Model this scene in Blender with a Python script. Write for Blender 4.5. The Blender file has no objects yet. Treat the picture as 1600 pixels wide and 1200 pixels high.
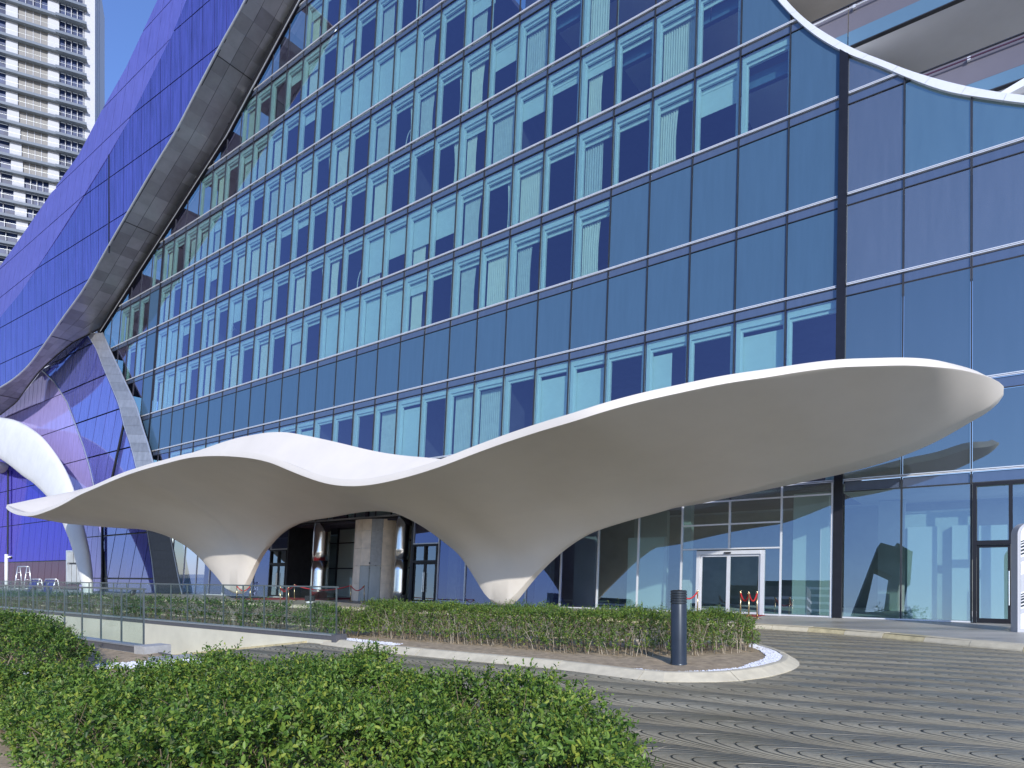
import bpy, math, random
import numpy as np
from mathutils import Vector, Matrix, noise
R = math.radians
random.seed(7); rng = np.random.default_rng(7)
sc = bpy.context.scene
COL = sc.collection

# ------------------------------------------------------------ camera, sky, sun, exposure
H = 1.6                                   # eye height above the plaza
cam_d = bpy.data.cameras.new('camera'); cam = bpy.data.objects.new('camera', cam_d); COL.objects.link(cam)
cam.location = (0, 0, H); cam.rotation_euler = (R(90), 0, 0)
cam_d.sensor_width = 36; cam_d.lens = 22.5; cam_d.shift_y = 297/1600; cam_d.clip_end = 6000; cam_d.clip_start = .05
sc.camera = cam
SUN_EL = 24.8
SUN_TRAVEL = Vector((-0.16, 0.987, 0)).normalized()      # horizontal travel direction of the light
sun_dir = Vector((SUN_TRAVEL.x*math.cos(R(SUN_EL)), SUN_TRAVEL.y*math.cos(R(SUN_EL)), -math.sin(R(SUN_EL))))
sd = bpy.data.lights.new('sun', 'SUN'); sd.energy = 2.45; sd.angle = R(.5); sd.color = (1, .965, .915)
so = bpy.data.objects.new('sun', sd); COL.objects.link(so); so.rotation_euler = sun_dir.to_track_quat('-Z', 'Y').to_euler()
w = bpy.data.worlds.new('World'); sc.world = w; w.use_nodes = True
nt = w.node_tree; bg = nt.nodes['Background']; sky = nt.nodes.new('ShaderNodeTexSky'); sky.sky_type = 'NISHITA'
sky.sun_disc = False; sky.sun_elevation = R(SUN_EL)
to_sun = -SUN_TRAVEL
sky.sun_rotation = math.atan2(to_sun.x, to_sun.y)
sky.air_density = 1.3; sky.dust_density = .15; sky.ozone_density = 6.0
tn = nt.nodes.new('ShaderNodeMix'); tn.data_type = 'RGBA'; tn.blend_type = 'MULTIPLY'; tn.inputs[0].default_value = 1; tn.inputs[7].default_value = (.98, .93, 1.16, 1)
nt.links.new(sky.outputs[0], tn.inputs[6]); nt.links.new(tn.outputs[2], bg.inputs[0]); bg.inputs[1].default_value = .118
sc.view_settings.view_transform = 'Standard'; sc.view_settings.look = 'None'
sc.view_settings.exposure = .75; sc.view_settings.gamma = 1; sc.view_settings.use_curve_mapping = False
sc.cycles.transparent_max_bounces = 24; sc.cycles.max_bounces = 8

# ------------------------------------------------------------ materials
M = {}
def _nodes(name):
    m = bpy.data.materials.new(name); m.use_nodes = True; M[name] = m
    return m, m.node_tree.nodes, m.node_tree.links, m.node_tree.nodes['Principled BSDF']
def mat(name, c, rough=.6, metal=0, var=.12, scale=3, bump=0, bscale=40, spec=.5, stretch=(1,1,1), coat=0):
    m, N, L, p = _nodes(name)
    p.inputs['Roughness'].default_value = rough; p.inputs['Metallic'].default_value = metal
    p.inputs['Specular IOR Level'].default_value = spec; p.inputs['Coat Weight'].default_value = coat
    tc = N.new('ShaderNodeTexCoord'); mp = N.new('ShaderNodeMapping'); mp.inputs['Scale'].default_value = stretch
    L.new(tc.outputs['Object'], mp.inputs[0])
    n = N.new('ShaderNodeTexNoise'); n.inputs['Scale'].default_value = scale; n.inputs['Detail'].default_value = 6
    n.inputs['Roughness'].default_value = .62
    L.new(mp.outputs[0], n.inputs['Vector'])
    r = N.new('ShaderNodeMapRange'); r.inputs[1].default_value = .3; r.inputs[2].default_value = .7
    r.inputs[3].default_value = 1-var; r.inputs[4].default_value = 1+var; L.new(n.outputs[0], r.inputs[0])
    mx = N.new('ShaderNodeMix'); mx.data_type = 'RGBA'; mx.blend_type = 'MULTIPLY'; mx.inputs[0].default_value = 1
    mx.inputs[6].default_value = (*c, 1); L.new(r.outputs[0], mx.inputs[7]); L.new(mx.outputs[2], p.inputs['Base Color'])
    if bump:
        n2 = N.new('ShaderNodeTexNoise'); n2.inputs['Scale'].default_value = bscale; n2.inputs['Detail'].default_value = 4
        L.new(tc.outputs['Object'], n2.inputs['Vector'])
        b = N.new('ShaderNodeBump'); b.inputs['Strength'].default_value = bump; b.inputs['Distance'].default_value = .02
        L.new(n2.outputs[0], b.inputs['Height']); L.new(b.outputs[0], p.inputs['Normal'])
    return m
def glass(name, tint, gloss, f0=.2, f1=.6, rough=.0, streak=0):
    """see-through coated pane: tinted transmission plus a mirror reflection that grows at grazing angles"""
    m, N, L, p = _nodes(name); N.remove(p); out = N['Material Output']
    t = N.new('ShaderNodeBsdfTransparent'); t.inputs[0].default_value = (*tint, 1)
    g = N.new('ShaderNodeBsdfGlossy'); g.inputs['Color'].default_value = (*gloss, 1); g.inputs['Roughness'].default_value = rough
    lw = N.new('ShaderNodeLayerWeight'); lw.inputs[0].default_value = .5
    pw = N.new('ShaderNodeMath'); pw.operation = 'POWER'; pw.inputs[1].default_value = 2.2; L.new(lw.outputs['Facing'], pw.inputs[0])
    ma = N.new('ShaderNodeMath'); ma.operation = 'MULTIPLY_ADD'; ma.inputs[1].default_value = f1; ma.inputs[2].default_value = f0
    ma.use_clamp = True; L.new(pw.outputs[0], ma.inputs[0])
    mix = N.new('ShaderNodeMixShader'); L.new(ma.outputs[0], mix.inputs[0]); L.new(t.outputs[0], mix.inputs[1]); L.new(g.outputs[0], mix.inputs[2])
    geo = N.new('ShaderNodeNewGeometry'); t2 = N.new('ShaderNodeBsdfTransparent')
    mb = N.new('ShaderNodeMixShader'); L.new(geo.outputs['Backfacing'], mb.inputs[0]); L.new(mix.outputs[0], mb.inputs[1]); L.new(t2.outputs[0], mb.inputs[2])
    L.new(mb.outputs[0], out.inputs[0]); return m
def opaque_glass(name, base, gloss, f0=.15, f1=.6, streak=.25, rough=.03, sc3=(2.2, 2.2, .12)):
    """back-painted cladding glass with faint vertical rain streaks"""
    m, N, L, p = _nodes(name); N.remove(p); out = N['Material Output']
    d = N.new('ShaderNodeBsdfDiffuse'); g = N.new('ShaderNodeBsdfGlossy'); g.inputs['Color'].default_value = (*gloss, 1); g.inputs['Roughness'].default_value = rough
    tc = N.new('ShaderNodeTexCoord'); mp = N.new('ShaderNodeMapping'); mp.inputs['Scale'].default_value = sc3; L.new(tc.outputs['Object'], mp.inputs[0])
    n = N.new('ShaderNodeTexNoise'); n.inputs['Scale'].default_value = 2.2; n.inputs['Detail'].default_value = 5; n.inputs['Roughness'].default_value = .65; L.new(mp.outputs[0], n.inputs['Vector'])
    r = N.new('ShaderNodeMapRange'); r.inputs[1].default_value = .35; r.inputs[2].default_value = .72; r.inputs[3].default_value = 1-streak; r.inputs[4].default_value = 1+streak*2.2
    L.new(n.outputs[0], r.inputs[0])
    mx = N.new('ShaderNodeMix'); mx.data_type = 'RGBA'; mx.blend_type = 'MULTIPLY'; mx.inputs[0].default_value = 1; mx.inputs[6].default_value = (*base, 1)
    L.new(r.outputs[0], mx.inputs[7]); L.new(mx.outputs[2], d.inputs[0])
    lw = N.new('ShaderNodeLayerWeight'); lw.inputs[0].default_value = .5
    pw = N.new('ShaderNodeMath'); pw.operation = 'POWER'; pw.inputs[1].default_value = 2.2; L.new(lw.outputs['Facing'], pw.inputs[0])
    ma = N.new('ShaderNodeMath'); ma.operation = 'MULTIPLY_ADD'; ma.inputs[1].default_value = f1; ma.inputs[2].default_value = f0; ma.use_clamp = True; L.new(pw.outputs[0], ma.inputs[0])
    mix = N.new('ShaderNodeMixShader'); L.new(ma.outputs[0], mix.inputs[0]); L.new(d.outputs[0], mix.inputs[1]); L.new(g.outputs[0], mix.inputs[2])
    L.new(mix.outputs[0], out.inputs[0]); return m

glass('window_glass', (.58, .77, .74), (.72, .68, .92), .20, .75)
glass('lobby_glass', (.55, .74, .72), (.80, .86, .92), .26, .65)
glass('lobby_glass_blue_reflection', (.44, .54, .62), (.44, .48, .80), .28, .55)  # same lobby glass, left bays: bluer, dimmer reflection put into its colour
glass('rail_glass', (.84, .93, .90), (.8, .9, 1), .05, .25)
glass('tower_glass', (.6, .7, .75), (.7, .8, 1), .2, .6)
opaque_glass('spandrel_glass', (.060, .118, .190), (.5, .62, .8), .06, .35, .03)
opaque_glass('strip_glass', (.075, .10, .16), (.55, .62, .66), .2, .5, .05)
opaque_glass('blue_pane', (.070, .115, .140), (.62, .78, .72), .38, .4, .08)
opaque_glass('mauve_pane', (.080, .085, .115), (.62, .68, .62), .38, .4, .08)
opaque_glass('dark_blue_pane', (.038, .048, .075), (.50, .56, .50), .50, .35, .08)
opaque_glass('purple_glass', (.055, .06, .26), (.55, .55, .85), .2, .5, .30)
opaque_glass('violet_glass', (.115, .12, .38), (.6, .58, 1), .14, .35, .14, .3)
opaque_glass('slate_violet_glass', (.10, .11, .34), (.6, .62, 1), .22, .5, .2)
opaque_glass('lavender_glass', (.34, .29, .56), (.75, .7, 1), .12, .3, .10)
opaque_glass('deep_purple_glass', (.032, .024, .25), (.30, .28, .85), .22, .4, .25)
opaque_glass('maroon_glass', (.07, .028, .05), (.5, .45, .6), .12, .3, .1)
mat('white_metal', (.72, .73, .74), .35, .3, .04)
mat('silver_metal', (.62, .64, .66), .3, .7, .05)
mat('black_metal', (.014, .014, .018), .4, .3, .2)
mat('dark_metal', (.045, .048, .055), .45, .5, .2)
for i, v in enumerate((.30, .35, .39, .43)): mat('soffit_%d' % i, (v, v*1.02, v*1.02), .38, .55, .10, 1.2)
for i, v in enumerate((.30, .34, .38)): mat('leg_metal_%d' % i, (v, v*1.01, v*1.05), .42, .5, .18, 2)
mat('rim_white', (.76, .77, .79), .4, .1, .04)
mat('canopy_white', (.685, .635, .56), .5, 0, .05, .35, .10, 2.5)
mat('arch_white', (.70, .70, .68), .55, 0, .07, .6, .05, 6)
mat('frame_white', (.62, .72, .74), .6, 0, .04)
mat('curtain_grey', (.50, .55, .55), .9, 0, .08)
mat('curtain_cream', (.66, .68, .62), .9, 0, .06)
mat('blind_white', (.62, .72, .72), .8, 0, .04)
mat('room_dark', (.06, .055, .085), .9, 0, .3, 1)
mat('room_wall', (.11, .11, .13), .9, 0, .2, .8)
mat('lobby_wall', (.45, .47, .45), .8, 0, .15, .7)
mat('lobby_pale', (.62, .63, .62), .7, 0, .06, .7)
mat('lobby_dark', (.24, .25, .23), .7, 0, .3, .7)
mat('slab_grey', (.70, .71, .72), .8, 0, .05, .6)
mat('slab_brown', (.62, .58, .53), .8, 0, .1, .6)
mat('balcony_glass_mauve', (.15, .14, .16), .12, 0, .06, .6)
mat('fascia_blue', (.11, .20, .29), .12, 0, .06, .5)
mat('stone_beige', (.80, .67, .52), .35, 0, .14, 2.5, .05, 30)
mat('chrome', (.80, .78, .74), .2, 1, .03, 2, .15, 1.2)
mat('tower_white', (.52, .53, .56), .7, 0, .05)
mat('tower_slab', (.30, .34, .35), .6, 0, .12)
mat('tower_edge', (.075, .11, .16), .5, 0, .15)
mat('tower_window', (.03, .05, .13), .35, 0, .6, .6, spec=.15)
mat('tower_shutter', (.27, .26, .245), .7, 0, .06, 1, .3, 30)
mat('steel_grey', (.25, .27, .27), .35, .8, .08)
mat('rail_metal', (.22, .25, .25), .35, .8, .08)
mat('ramp_wall', (.60, .57, .45), .75, 0, .10, .9, .08, 25)
mat('kerb_cream', (.56, .50, .36), .7, 0, .14, 4, .10, 40)
mat('kerb_worn', (.50, .43, .25), .75, 0, .25, 6, .15, 40)
mat('soil', (.38, .29, .18), .95, 0, .35, 6, .7, 22)
mat('sand', (.46, .38, .27), .95, 0, .2, .6, .4, 14)
mat('pebble', (.74, .74, .76), .6, 0, .1)
mat('pebble_grey', (.50, .51, .56), .6, 0, .15)
mat('bollard_paint', (.045, .055, .065), .32, .4, .15)
mat('carpet_red', (.26, .012, .02), .95, 0, .2, 8)
mat('rope_red', (.50, .02, .025), .8, 0, .1)
mat('rope_dark', (.05, .03, .05), .8, 0, .1)
mat('brass', (.65, .50, .28), .25, 1, .05)
mat('granite', (.10, .10, .11), .4, 0, .2, 30)
mat('concrete', (.40, .40, .39), .8, 0, .15, 5, .1, 40)
mat('board_white', (.76, .77, .78), .45, 0, .03)
mat('board_grey', (.45, .46, .48), .5, 0, .03)
mat('board_green', (.66, .74, .68), .5, 0, .03)
mat('board_black', (.02, .03, .04), .4, 0, .1)
mat('solar_blue', (.03, .035, .20), .12, 0, .2)
mat('lamp_white', (.8, .8, .8), .4, 0, .02)
mat('bark', (.42, .36, .27), .9, 0, .3, 20)
mat('twig', (.17, .13, .08), .9, 0, .3, 20)
mat('leaf_dark', (.030, .075, .014), .45, 0, .35, 9)
mat('leaf_mid', (.105, .20, .032), .42, 0, .30, 9)
mat('leaf_light', (.185, .290, .050), .42, 0, .25, 9)
mat('leaf_yellow', (.30, .36, .055), .45, 0, .2, 9)
mat('leaf_olive', (.15, .185, .065), .5, 0, .3, 9)
for k in ('leaf_dark', 'leaf_mid', 'leaf_light', 'leaf_yellow', 'leaf_olive'):
    _n = M[k].node_tree; _p = _n.nodes['Principled BSDF']; _p.inputs['Specular IOR Level'].default_value = .35
    _t = _n.nodes.new('ShaderNodeBsdfTranslucent'); _x = _n.nodes.new('ShaderNodeMixShader'); _x.inputs[0].default_value = .3
    _n.links.new(_p.inputs['Base Color'].links[0].from_socket, _t.inputs[0]); _n.links.new(_p.outputs[0], _x.inputs[1]); _n.links.new(_t.outputs[0], _x.inputs[2]); _n.links.new(_x.outputs[0], _n.nodes['Material Output'].inputs[0])

def paving(name, plaza=False):
    """stamped concrete drive: nested hairpin grooves in bands; plaza: fine straight joints"""
    m, N, L, p = _nodes(name)
    def mth(op, a=None, b=None, c=None, clamp=False):
        n = N.new('ShaderNodeMath'); n.operation = op; n.use_clamp = clamp
        for i, v in enumerate((a, b, c)):
            if v is None: continue
            if isinstance(v, (int, float)): n.inputs[i].default_value = v
            else: L.new(v, n.inputs[i])
        return n.outputs[0]
    tc = N.new('ShaderNodeTexCoord'); sx = N.new('ShaderNodeSeparateXYZ'); L.new(tc.outputs['Object'], sx.inputs[0])
    ang = R(-30.5) if not plaza else R(-36.3)
    ca, sa = math.cos(ang), math.sin(ang)
    X, Y = sx.outputs[0], sx.outputs[1]
    nz = N.new('ShaderNodeTexNoise'); nz.inputs['Scale'].default_value = .35; nz.inputs['Detail'].default_value = 1; L.new(tc.outputs['Object'], nz.inputs['Vector'])
    wob = mth('MULTIPLY', mth('SUBTRACT', nz.outputs[0], .5), .5 if not plaza else 0)
    u = mth('ADD', mth('MULTIPLY', X, ca), mth('MULTIPLY', Y, sa))
    v = mth('ADD', mth('ADD', mth('MULTIPLY', X, -sa), mth('MULTIPLY', Y, ca)), wob)
    if not plaza:
        bh = .80
        vb = mth('DIVIDE', v, bh); band = mth('FLOOR', vb)
        t = mth('SUBTRACT', mth('MULTIPLY', mth('FRACT', vb), 2), 1)            # -1..1 in a band
        at = mth('ABSOLUTE', t)
        curve = mth('MULTIPLY', mth('POWER', at, 2.0), 1.0)
        uu = mth('DIVIDE', mth('SUBTRACT', mth('ADD', u, mth('MULTIPLY', band, .37)), curve), .20)
        fr = mth('FRACT', uu); idx = mth('FLOOR', uu)
        d = mth('MINIMUM', fr, mth('SUBTRACT', 1, fr))
        big = mth('LESS_THAN', mth('FRACT', mth('DIVIDE', mth('ADD', idx, mth('MULTIPLY', band, 2)), 5)), .19)
        wdt = mth('MULTIPLY_ADD', big, .06, .075)
        fade = mth('SUBTRACT', 1, mth('POWER', at, 6.0))
        wdt = mth('MULTIPLY', wdt, mth('SQRT', mth('MULTIPLY_ADD', mth('MULTIPLY', at, at), 9.0, 1)))
        g = mth('SUBTRACT', 1, mth('DIVIDE', d, wdt), None, True)
        g = mth('MULTIPLY', g, mth('MULTIPLY_ADD', fade, .85, .15))
        edge = mth('MULTIPLY', mth('SUBTRACT', 1, mth('DIVIDE', mth('SUBTRACT', 1, at), .04), None, True), .45)
        groove = mth('MAXIMUM', g, edge)
        hgt = mth('SUBTRACT', mth('MULTIPLY', fr, .34), mth('MULTIPLY', groove, .8))
        base1, base2 = (.29, .25, .165, 1), (.43, .38, .26, 1); dist = .07
    else:
        fr = mth('FRACT', mth('DIVIDE', v, .22)); d = mth('MINIMUM', fr, mth('SUBTRACT', 1, fr))
        groove = mth('SUBTRACT', 1, mth('DIVIDE', d, .07), None, True); hgt = mth('MULTIPLY', groove, -.6)
        base1, base2 = (.26, .25, .21, 1), (.44, .42, .37, 1); dist = .008
    big_n = N.new('ShaderNodeTexNoise'); big_n.inputs['Scale'].default_value = .5; big_n.inputs['Detail'].default_value = 7
    mp = N.new('ShaderNodeMapping'); mp.inputs['Rotation'].default_value = (0, 0, -ang); mp.inputs['Scale'].default_value = (.5, 2.2, 1)
    L.new(tc.outputs['Object'], mp.inputs[0]); L.new(mp.outputs[0], big_n.inputs['Vector'])
    fine = N.new('ShaderNodeTexNoise'); fine.inputs['Scale'].default_value = 26; fine.inputs['Detail'].default_value = 6; L.new(tc.outputs['Object'], fine.inputs['Vector'])
    cr = N.new('ShaderNodeMix'); cr.data_type = 'RGBA'; cr.inputs[6].default_value = base1; cr.inputs[7].default_value = base2
    f = N.new('ShaderNodeMapRange'); f.inputs[1].default_value = .34; f.inputs[2].default_value = .66; L.new(big_n.outputs[0], f.inputs[0]); L.new(f.outputs[0], cr.inputs[0])
    fm = N.new('ShaderNodeMix'); fm.data_type = 'RGBA'; fm.blend_type = 'MULTIPLY'; fm.inputs[0].default_value = 1; L.new(cr.outputs[2], fm.inputs[6])
    L.new(mth('MULTIPLY_ADD', fine.outputs[0], .5, .75), fm.inputs[7])
    gm = N.new('ShaderNodeMix'); gm.data_type = 'RGBA'; L.new(mth('MULTIPLY', groove, .78 if not plaza else .4), gm.inputs[0]); p.inputs['Specular IOR Level'].default_value = .38; L.new(fm.outputs[2], gm.inputs[6]); gm.inputs[7].default_value = (.05, .047, .036, 1)
    L.new(gm.outputs[2], p.inputs['Base Color'])
    L.new(mth('MULTIPLY_ADD', f.outputs[0], .2, .32 if not plaza else .38), p.inputs['Roughness'])
    bmp = N.new('ShaderNodeBump'); bmp.inputs['Strength'].default_value = 1; bmp.inputs['Distance'].default_value = dist
    L.new(mth('ADD', hgt, mth('MULTIPLY', fine.outputs[0], .12)), bmp.inputs['Height']); L.new(bmp.outputs[0], p.inputs['Normal'])
    return m
paving('stamped_concrete'); paving('plaza_paving', True)

# ------------------------------------------------------------ helpers
def link(o, parent=None):
    COL.objects.link(o)
    if parent is not None: o.parent = parent
    return o
def mesh_obj(name, verts, faces, m, parent=None, smooth=False, mi=None):
    me = bpy.data.meshes.new(name); me.from_pydata([tuple(v) for v in verts], [], faces)
    for k in (m if isinstance(m, (list, tuple)) else [m]): me.materials.append(M[k])
    if mi is not None: me.polygons.foreach_set('material_index', mi)
    if smooth: me.polygons.foreach_set('use_smooth', [True]*len(me.polygons))
    me.update()
    return link(bpy.data.objects.new(name, me), parent)
def thing(name, label, cat, group=None, loc=(0, 0, 0)):
    o = bpy.data.objects.new(name, None); o.location = loc; o.empty_display_size = .2; COL.objects.link(o)
    o['label'] = label; o['category'] = cat
    if group: o['group'] = group
    return o
def tag(o, label, cat, group=None):
    o['label'] = label; o['category'] = cat
    if group: o['group'] = group
    return o
def structure(o): o['kind'] = 'structure'; return o
def stuff(o): o['kind'] = 'stuff'; return o
class MB:
    """collects shapes and links them as one mesh"""
    def __init__(s): s.v = []; s.f = []
    def add(s, v, f):
        b = len(s.v); s.v += [tuple(x) for x in v]; s.f += [tuple(i+b for i in q) for q in f]
    def hexa(s, c):            # 8 corners: bottom 4 (ccw) then top 4
        s.add(c, [(0,3,2,1),(4,5,6,7),(0,1,5,4),(1,2,6,5),(2,3,7,6),(3,0,4,7)])
    def box(s, c, d, rz=0):
        cx, cy, cz = c; dx, dy, dz = [x/2 for x in d]; ca, sa = math.cos(rz), math.sin(rz)
        s.hexa([(cx+x*ca-y*sa, cy+x*sa+y*ca, cz+z) for z in (-dz, dz) for x, y in ((-dx,-dy),(dx,-dy),(dx,dy),(-dx,dy))])
    def tube(s, pts, r, n=8, cap=True):
        pts = [Vector(p) for p in pts]; rs = r if isinstance(r, (list, tuple)) else [r]*len(pts)
        b = len(s.v); rings = []
        for i, p in enumerate(pts):
            t = (pts[min(i+1, len(pts)-1)]-pts[max(i-1, 0)]).normalized()
            a = t.cross(Vector((0, 0, 1)));  a = a.normalized() if a.length > .05 else Vector((1, 0, 0))
            c = t.cross(a).normalized()
            for k in range(n):
                q = 2*math.pi*k/n; s.v.append(tuple(p+(a*math.cos(q)+c*math.sin(q))*rs[i]))
        for i in range(len(pts)-1):
            for k in range(n):
                s.f.append((b+i*n+k, b+i*n+(k+1)%n, b+(i+1)*n+(k+1)%n, b+(i+1)*n+k))
        if cap: s.f.append(tuple(b+k for k in range(n))[::-1]); s.f.append(tuple(b+(len(pts)-1)*n+k for k in range(n)))
    def lathe(s, c, prof, n=24):
        b = len(s.v)
        for r, z in prof:
            for k in range(n): s.v.append((c[0]+r*math.cos(2*math.pi*k/n), c[1]+r*math.sin(2*math.pi*k/n), c[2]+z))
        for i in range(len(prof)-1):
            for k in range(n): s.f.append((b+i*n+k, b+i*n+(k+1)%n, b+(i+1)*n+(k+1)%n, b+(i+1)*n+k))
        s.f.append(tuple(b+k for k in range(n))[::-1]); s.f.append(tuple(b+(len(prof)-1)*n+k for k in range(n)))
    def build(s, name, m, parent=None, smooth=False): return mesh_obj(name, s.v, s.f, m, parent, smooth)
def prism(pts, off):
    """front polygon pts pushed along off: verts, faces (front faces away from off)"""
    n = len(pts); nrm = Vector((0, 0, 0))
    for i in range(n):
        a, b = pts[i], pts[(i+1) % n]; nrm += a.cross(b)
    if nrm.dot(off) > 0: pts = pts[::-1]
    v = list(pts)+[p+off for p in pts]
    f = [tuple(range(n)), tuple(range(2*n-1, n-1, -1))]+[(i, i+n, (i+1) % n+n, (i+1) % n) for i in range(n)]
    return v, f
def clip(poly, nx, ny, c):
    """keep the side nx*x+ny*y<=c"""
    out = []
    for i in range(len(poly)):
        a, b = poly[i], poly[(i+1) % len(poly)]
        da, db = nx*a[0]+ny*a[1]-c, nx*b[0]+ny*b[1]-c
        if da <= 0: out.append(a)
        if (da < 0) != (db < 0) and abs(da-db) > 1e-12:
            t = da/(da-db); out.append((a[0]+(b[0]-a[0])*t, a[1]+(b[1]-a[1])*t))
    return out
def clip_rect(poly, x0, x1, y0, y1):
    for a in ((-1, 0, -x0), (1, 0, x1), (0, -1, -y0), (0, 1, y1)):
        poly = clip(poly, *a)
        if len(poly) < 3: return []
    q = []
    for p in poly:
        if not q or (abs(p[0]-q[-1][0])+abs(p[1]-q[-1][1])) > 1e-4: q.append(p)
    if len(q) > 2 and abs(q[0][0]-q[-1][0])+abs(q[0][1]-q[-1][1]) < 1e-4: q.pop()
    return q if len(q) > 2 else []
def area(p): return abs(sum(p[i][0]*p[(i+1) % len(p)][1]-p[(i+1) % len(p)][0]*p[i][1] for i in range(len(p))))/2
def P(px, py, Y): return Vector(((px-800)/1000*Y, Y, H+(897-py)/1000*Y))
def G(px, py, z=0.0):                                  # pixel on a horizontal level
    Y = (H-z)*1000/(py-897); return Vector(((px-800)/1000*Y, Y, z))
class Plane:
    """upright or leaning wall: x+m*y = K at the ground, tilt = inward lean per metre"""
    def __init__(s, m, K, Y0, tilt=0, warp=None):
        l = math.hypot(m, 1); s.e = Vector((m/l, -1/l, 0)); s.n = Vector((1/l, m/l, 0)); s.O = Vector((K-m*Y0, Y0, 0)); s.tilt = tilt; s.warp = warp
    def pt(s, a, h, q=0):
        if s.warp: q = q+s.warp(a, h)
        q += s.tilt*h
        return s.O+s.e*a+s.n*q+Vector((0, 0, h))
    def inv(s, px, py, q=0):
        d = Vector(((px-800)/1000, 1, (897-py)/1000)); qq = q
        for _ in range(30 if s.warp else 1):
            # (C + d*t - O).n = qq + tilt*h ; h = H + d.z t
            den = d.dot(s.n)-s.tilt*d.z; t = (qq+s.tilt*H+s.O.dot(s.n))/den
            p = Vector((0, 0, H))+d*t; a = (p-s.O).dot(s.e); h = p.z
            if s.warp: qq = qq*.5+.5*(q+s.warp(a, h))
        return a, h
def lerp_tab(x, tab):
    if x <= tab[0][0]: return tab[0][1]
    for (a, b), (c, d) in zip(tab, tab[1:]):
        if x <= c: return b+(d-b)*(x-a)/(c-a)
    return tab[-1][1]
def smooth_tab(tab):
    xs = np.array([t[0] for t in tab], float); ys = np.array([t[1] for t in tab], float)
    h = np.diff(xs); dl = np.diff(ys)/h; m = np.zeros(len(xs)); m[1:-1] = (dl[:-1]*h[1:]+dl[1:]*h[:-1])/(h[:-1]+h[1:]); m[0] = dl[0]; m[-1] = dl[-1]
    for i in range(len(dl)):                       # keep it from overshooting
        if abs(dl[i]) < 1e-9: m[i] *= .3; m[i+1] *= .3
        else:
            for j in (i, i+1):
                if m[j]/dl[i] > 3: m[j] = 3*dl[i]
    def f(x):
        x = min(max(x, xs[0]), xs[-1]); i = min(max(int(np.searchsorted(xs, x))-1, 0), len(h)-1); t = (x-xs[i])/h[i]
        return float((2*t**3-3*t*t+1)*ys[i]+(t**3-2*t*t+t)*h[i]*m[i]+(-2*t**3+3*t*t)*ys[i+1]+(t**3-t*t)*h[i]*m[i+1])
    return f

# ------------------------------------------------------------ the hotel facade plane
TI = .0725
HP = Plane(1.362, 43.836, 23.44, TI)
BAY = math.hypot(1.1795, 1.6065)
def sN(n): return n*BAY
LV = [0, 5.06, 8.15, 12.48, 16.0, 20.0, 24.0, 28.0, 32.0, 36.0, 40.0, 44.0, 48.0, 52.0]
STRIP = .43
leg_right = [(285, 931), (277, 890), (266, 835), (253, 778), (238, 720), (231, 694), (221.5, 665), (210.5, 628), (194, 592), (174, 551), (160, 520)]
eye = [(1165, -70), (1214, 0), (1246, 34), (1278, 60), (1322, 85), (1374, 105), (1416, 123), (1482, 146), (1547, 157), (1600, 164), (1720, 172)]
px_poly = eye+[(1720, 980)]+leg_right+[(473, 0), (516, -70)]
HPOLY = [HP.inv(*p) for p in px_poly]
HPOLY = [(a, 0.0 if (py > 925) else h) for (a, h), (px, py) in zip(HPOLY, px_poly)]
hotel = thing('hotel_building', 'large glazed hotel block with window grid behind the white wave canopy', 'building')
def hp_panel(name, s0, s1, h0, h1, q, t, m, parent, jit=0, poly=None):
    p = clip_rect(poly or HPOLY, s0, s1, h0, h1)
    if not p or area(p) < .02: return None
    a0, b0, c0 = [random.uniform(-jit, jit) for _ in range(3)]
    sm, hm = (s0+s1)/2, (h0+h1)/2
    v, f = prism([HP.pt(a, h, q+a0+b0*(a-sm)+c0*(h-hm)) for a, h in p], HP.n*t)
    return mesh_obj(name, v, f, m, parent)
def full_inside(s0, s1, h0, h1):
    p = clip_rect(HPOLY, s0, s1, h0, h1)
    return bool(p) and area(p) > .97*(s1-s0)*(h1-h0)

NL, NR = -36, 4
def blank(i, row):           # opaque bays: row = index into LV, i = bay from i to i+1
    if i >= 0 and row > 0: return True
    if row == 3: return True
    if row == 4 and i >= -5: return True
    if row == 5 and i >= -1: return True
    if row == 6 and i >= -2: return True
    if row == 7 and i >= -3: return True
    if row >= 8 and i >= -3: return True
    if i == -29 and row in (5, 6, 4): return True
    return False
# a window behind the glass: joined wall reveal, then curtains / blinds
def window_frame(i, row):
    s0, s1, h0, h1 = sN(i)+.05, sN(i+1)-.05, LV[row]+.06, LV[row+1]-STRIP-.03
    b = MB()
    def bx(a0, a1, c0, c1, q0, q1): b.hexa([HP.pt(a, h, q) for h in (c0, c1) for a, q in ((a0, q0), (a1, q0), (a1, q1), (a0, q1))])
    lw = .17 if i % 2 == 0 else .09; rw = .05 if i % 2 == 0 else .12
    bx(s0, s0+lw, h0, h1, .10, .22); bx(s1-rw, s1, h0, h1, .10, .22)
    bx(s0+lw, s1-rw, h1-.30, h1, .10, .24)
    bx(s0+lw, s0+lw+.07, h0, h1-.30, .18, .30); bx(s0+lw+.07, s1-rw, h1-.44, h1-.30, .18, .30)
    o = b.build('window_frame', 'frame_white', hotel)
    return s0+lw+.02, s1-rw, h0, h1-.44
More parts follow.
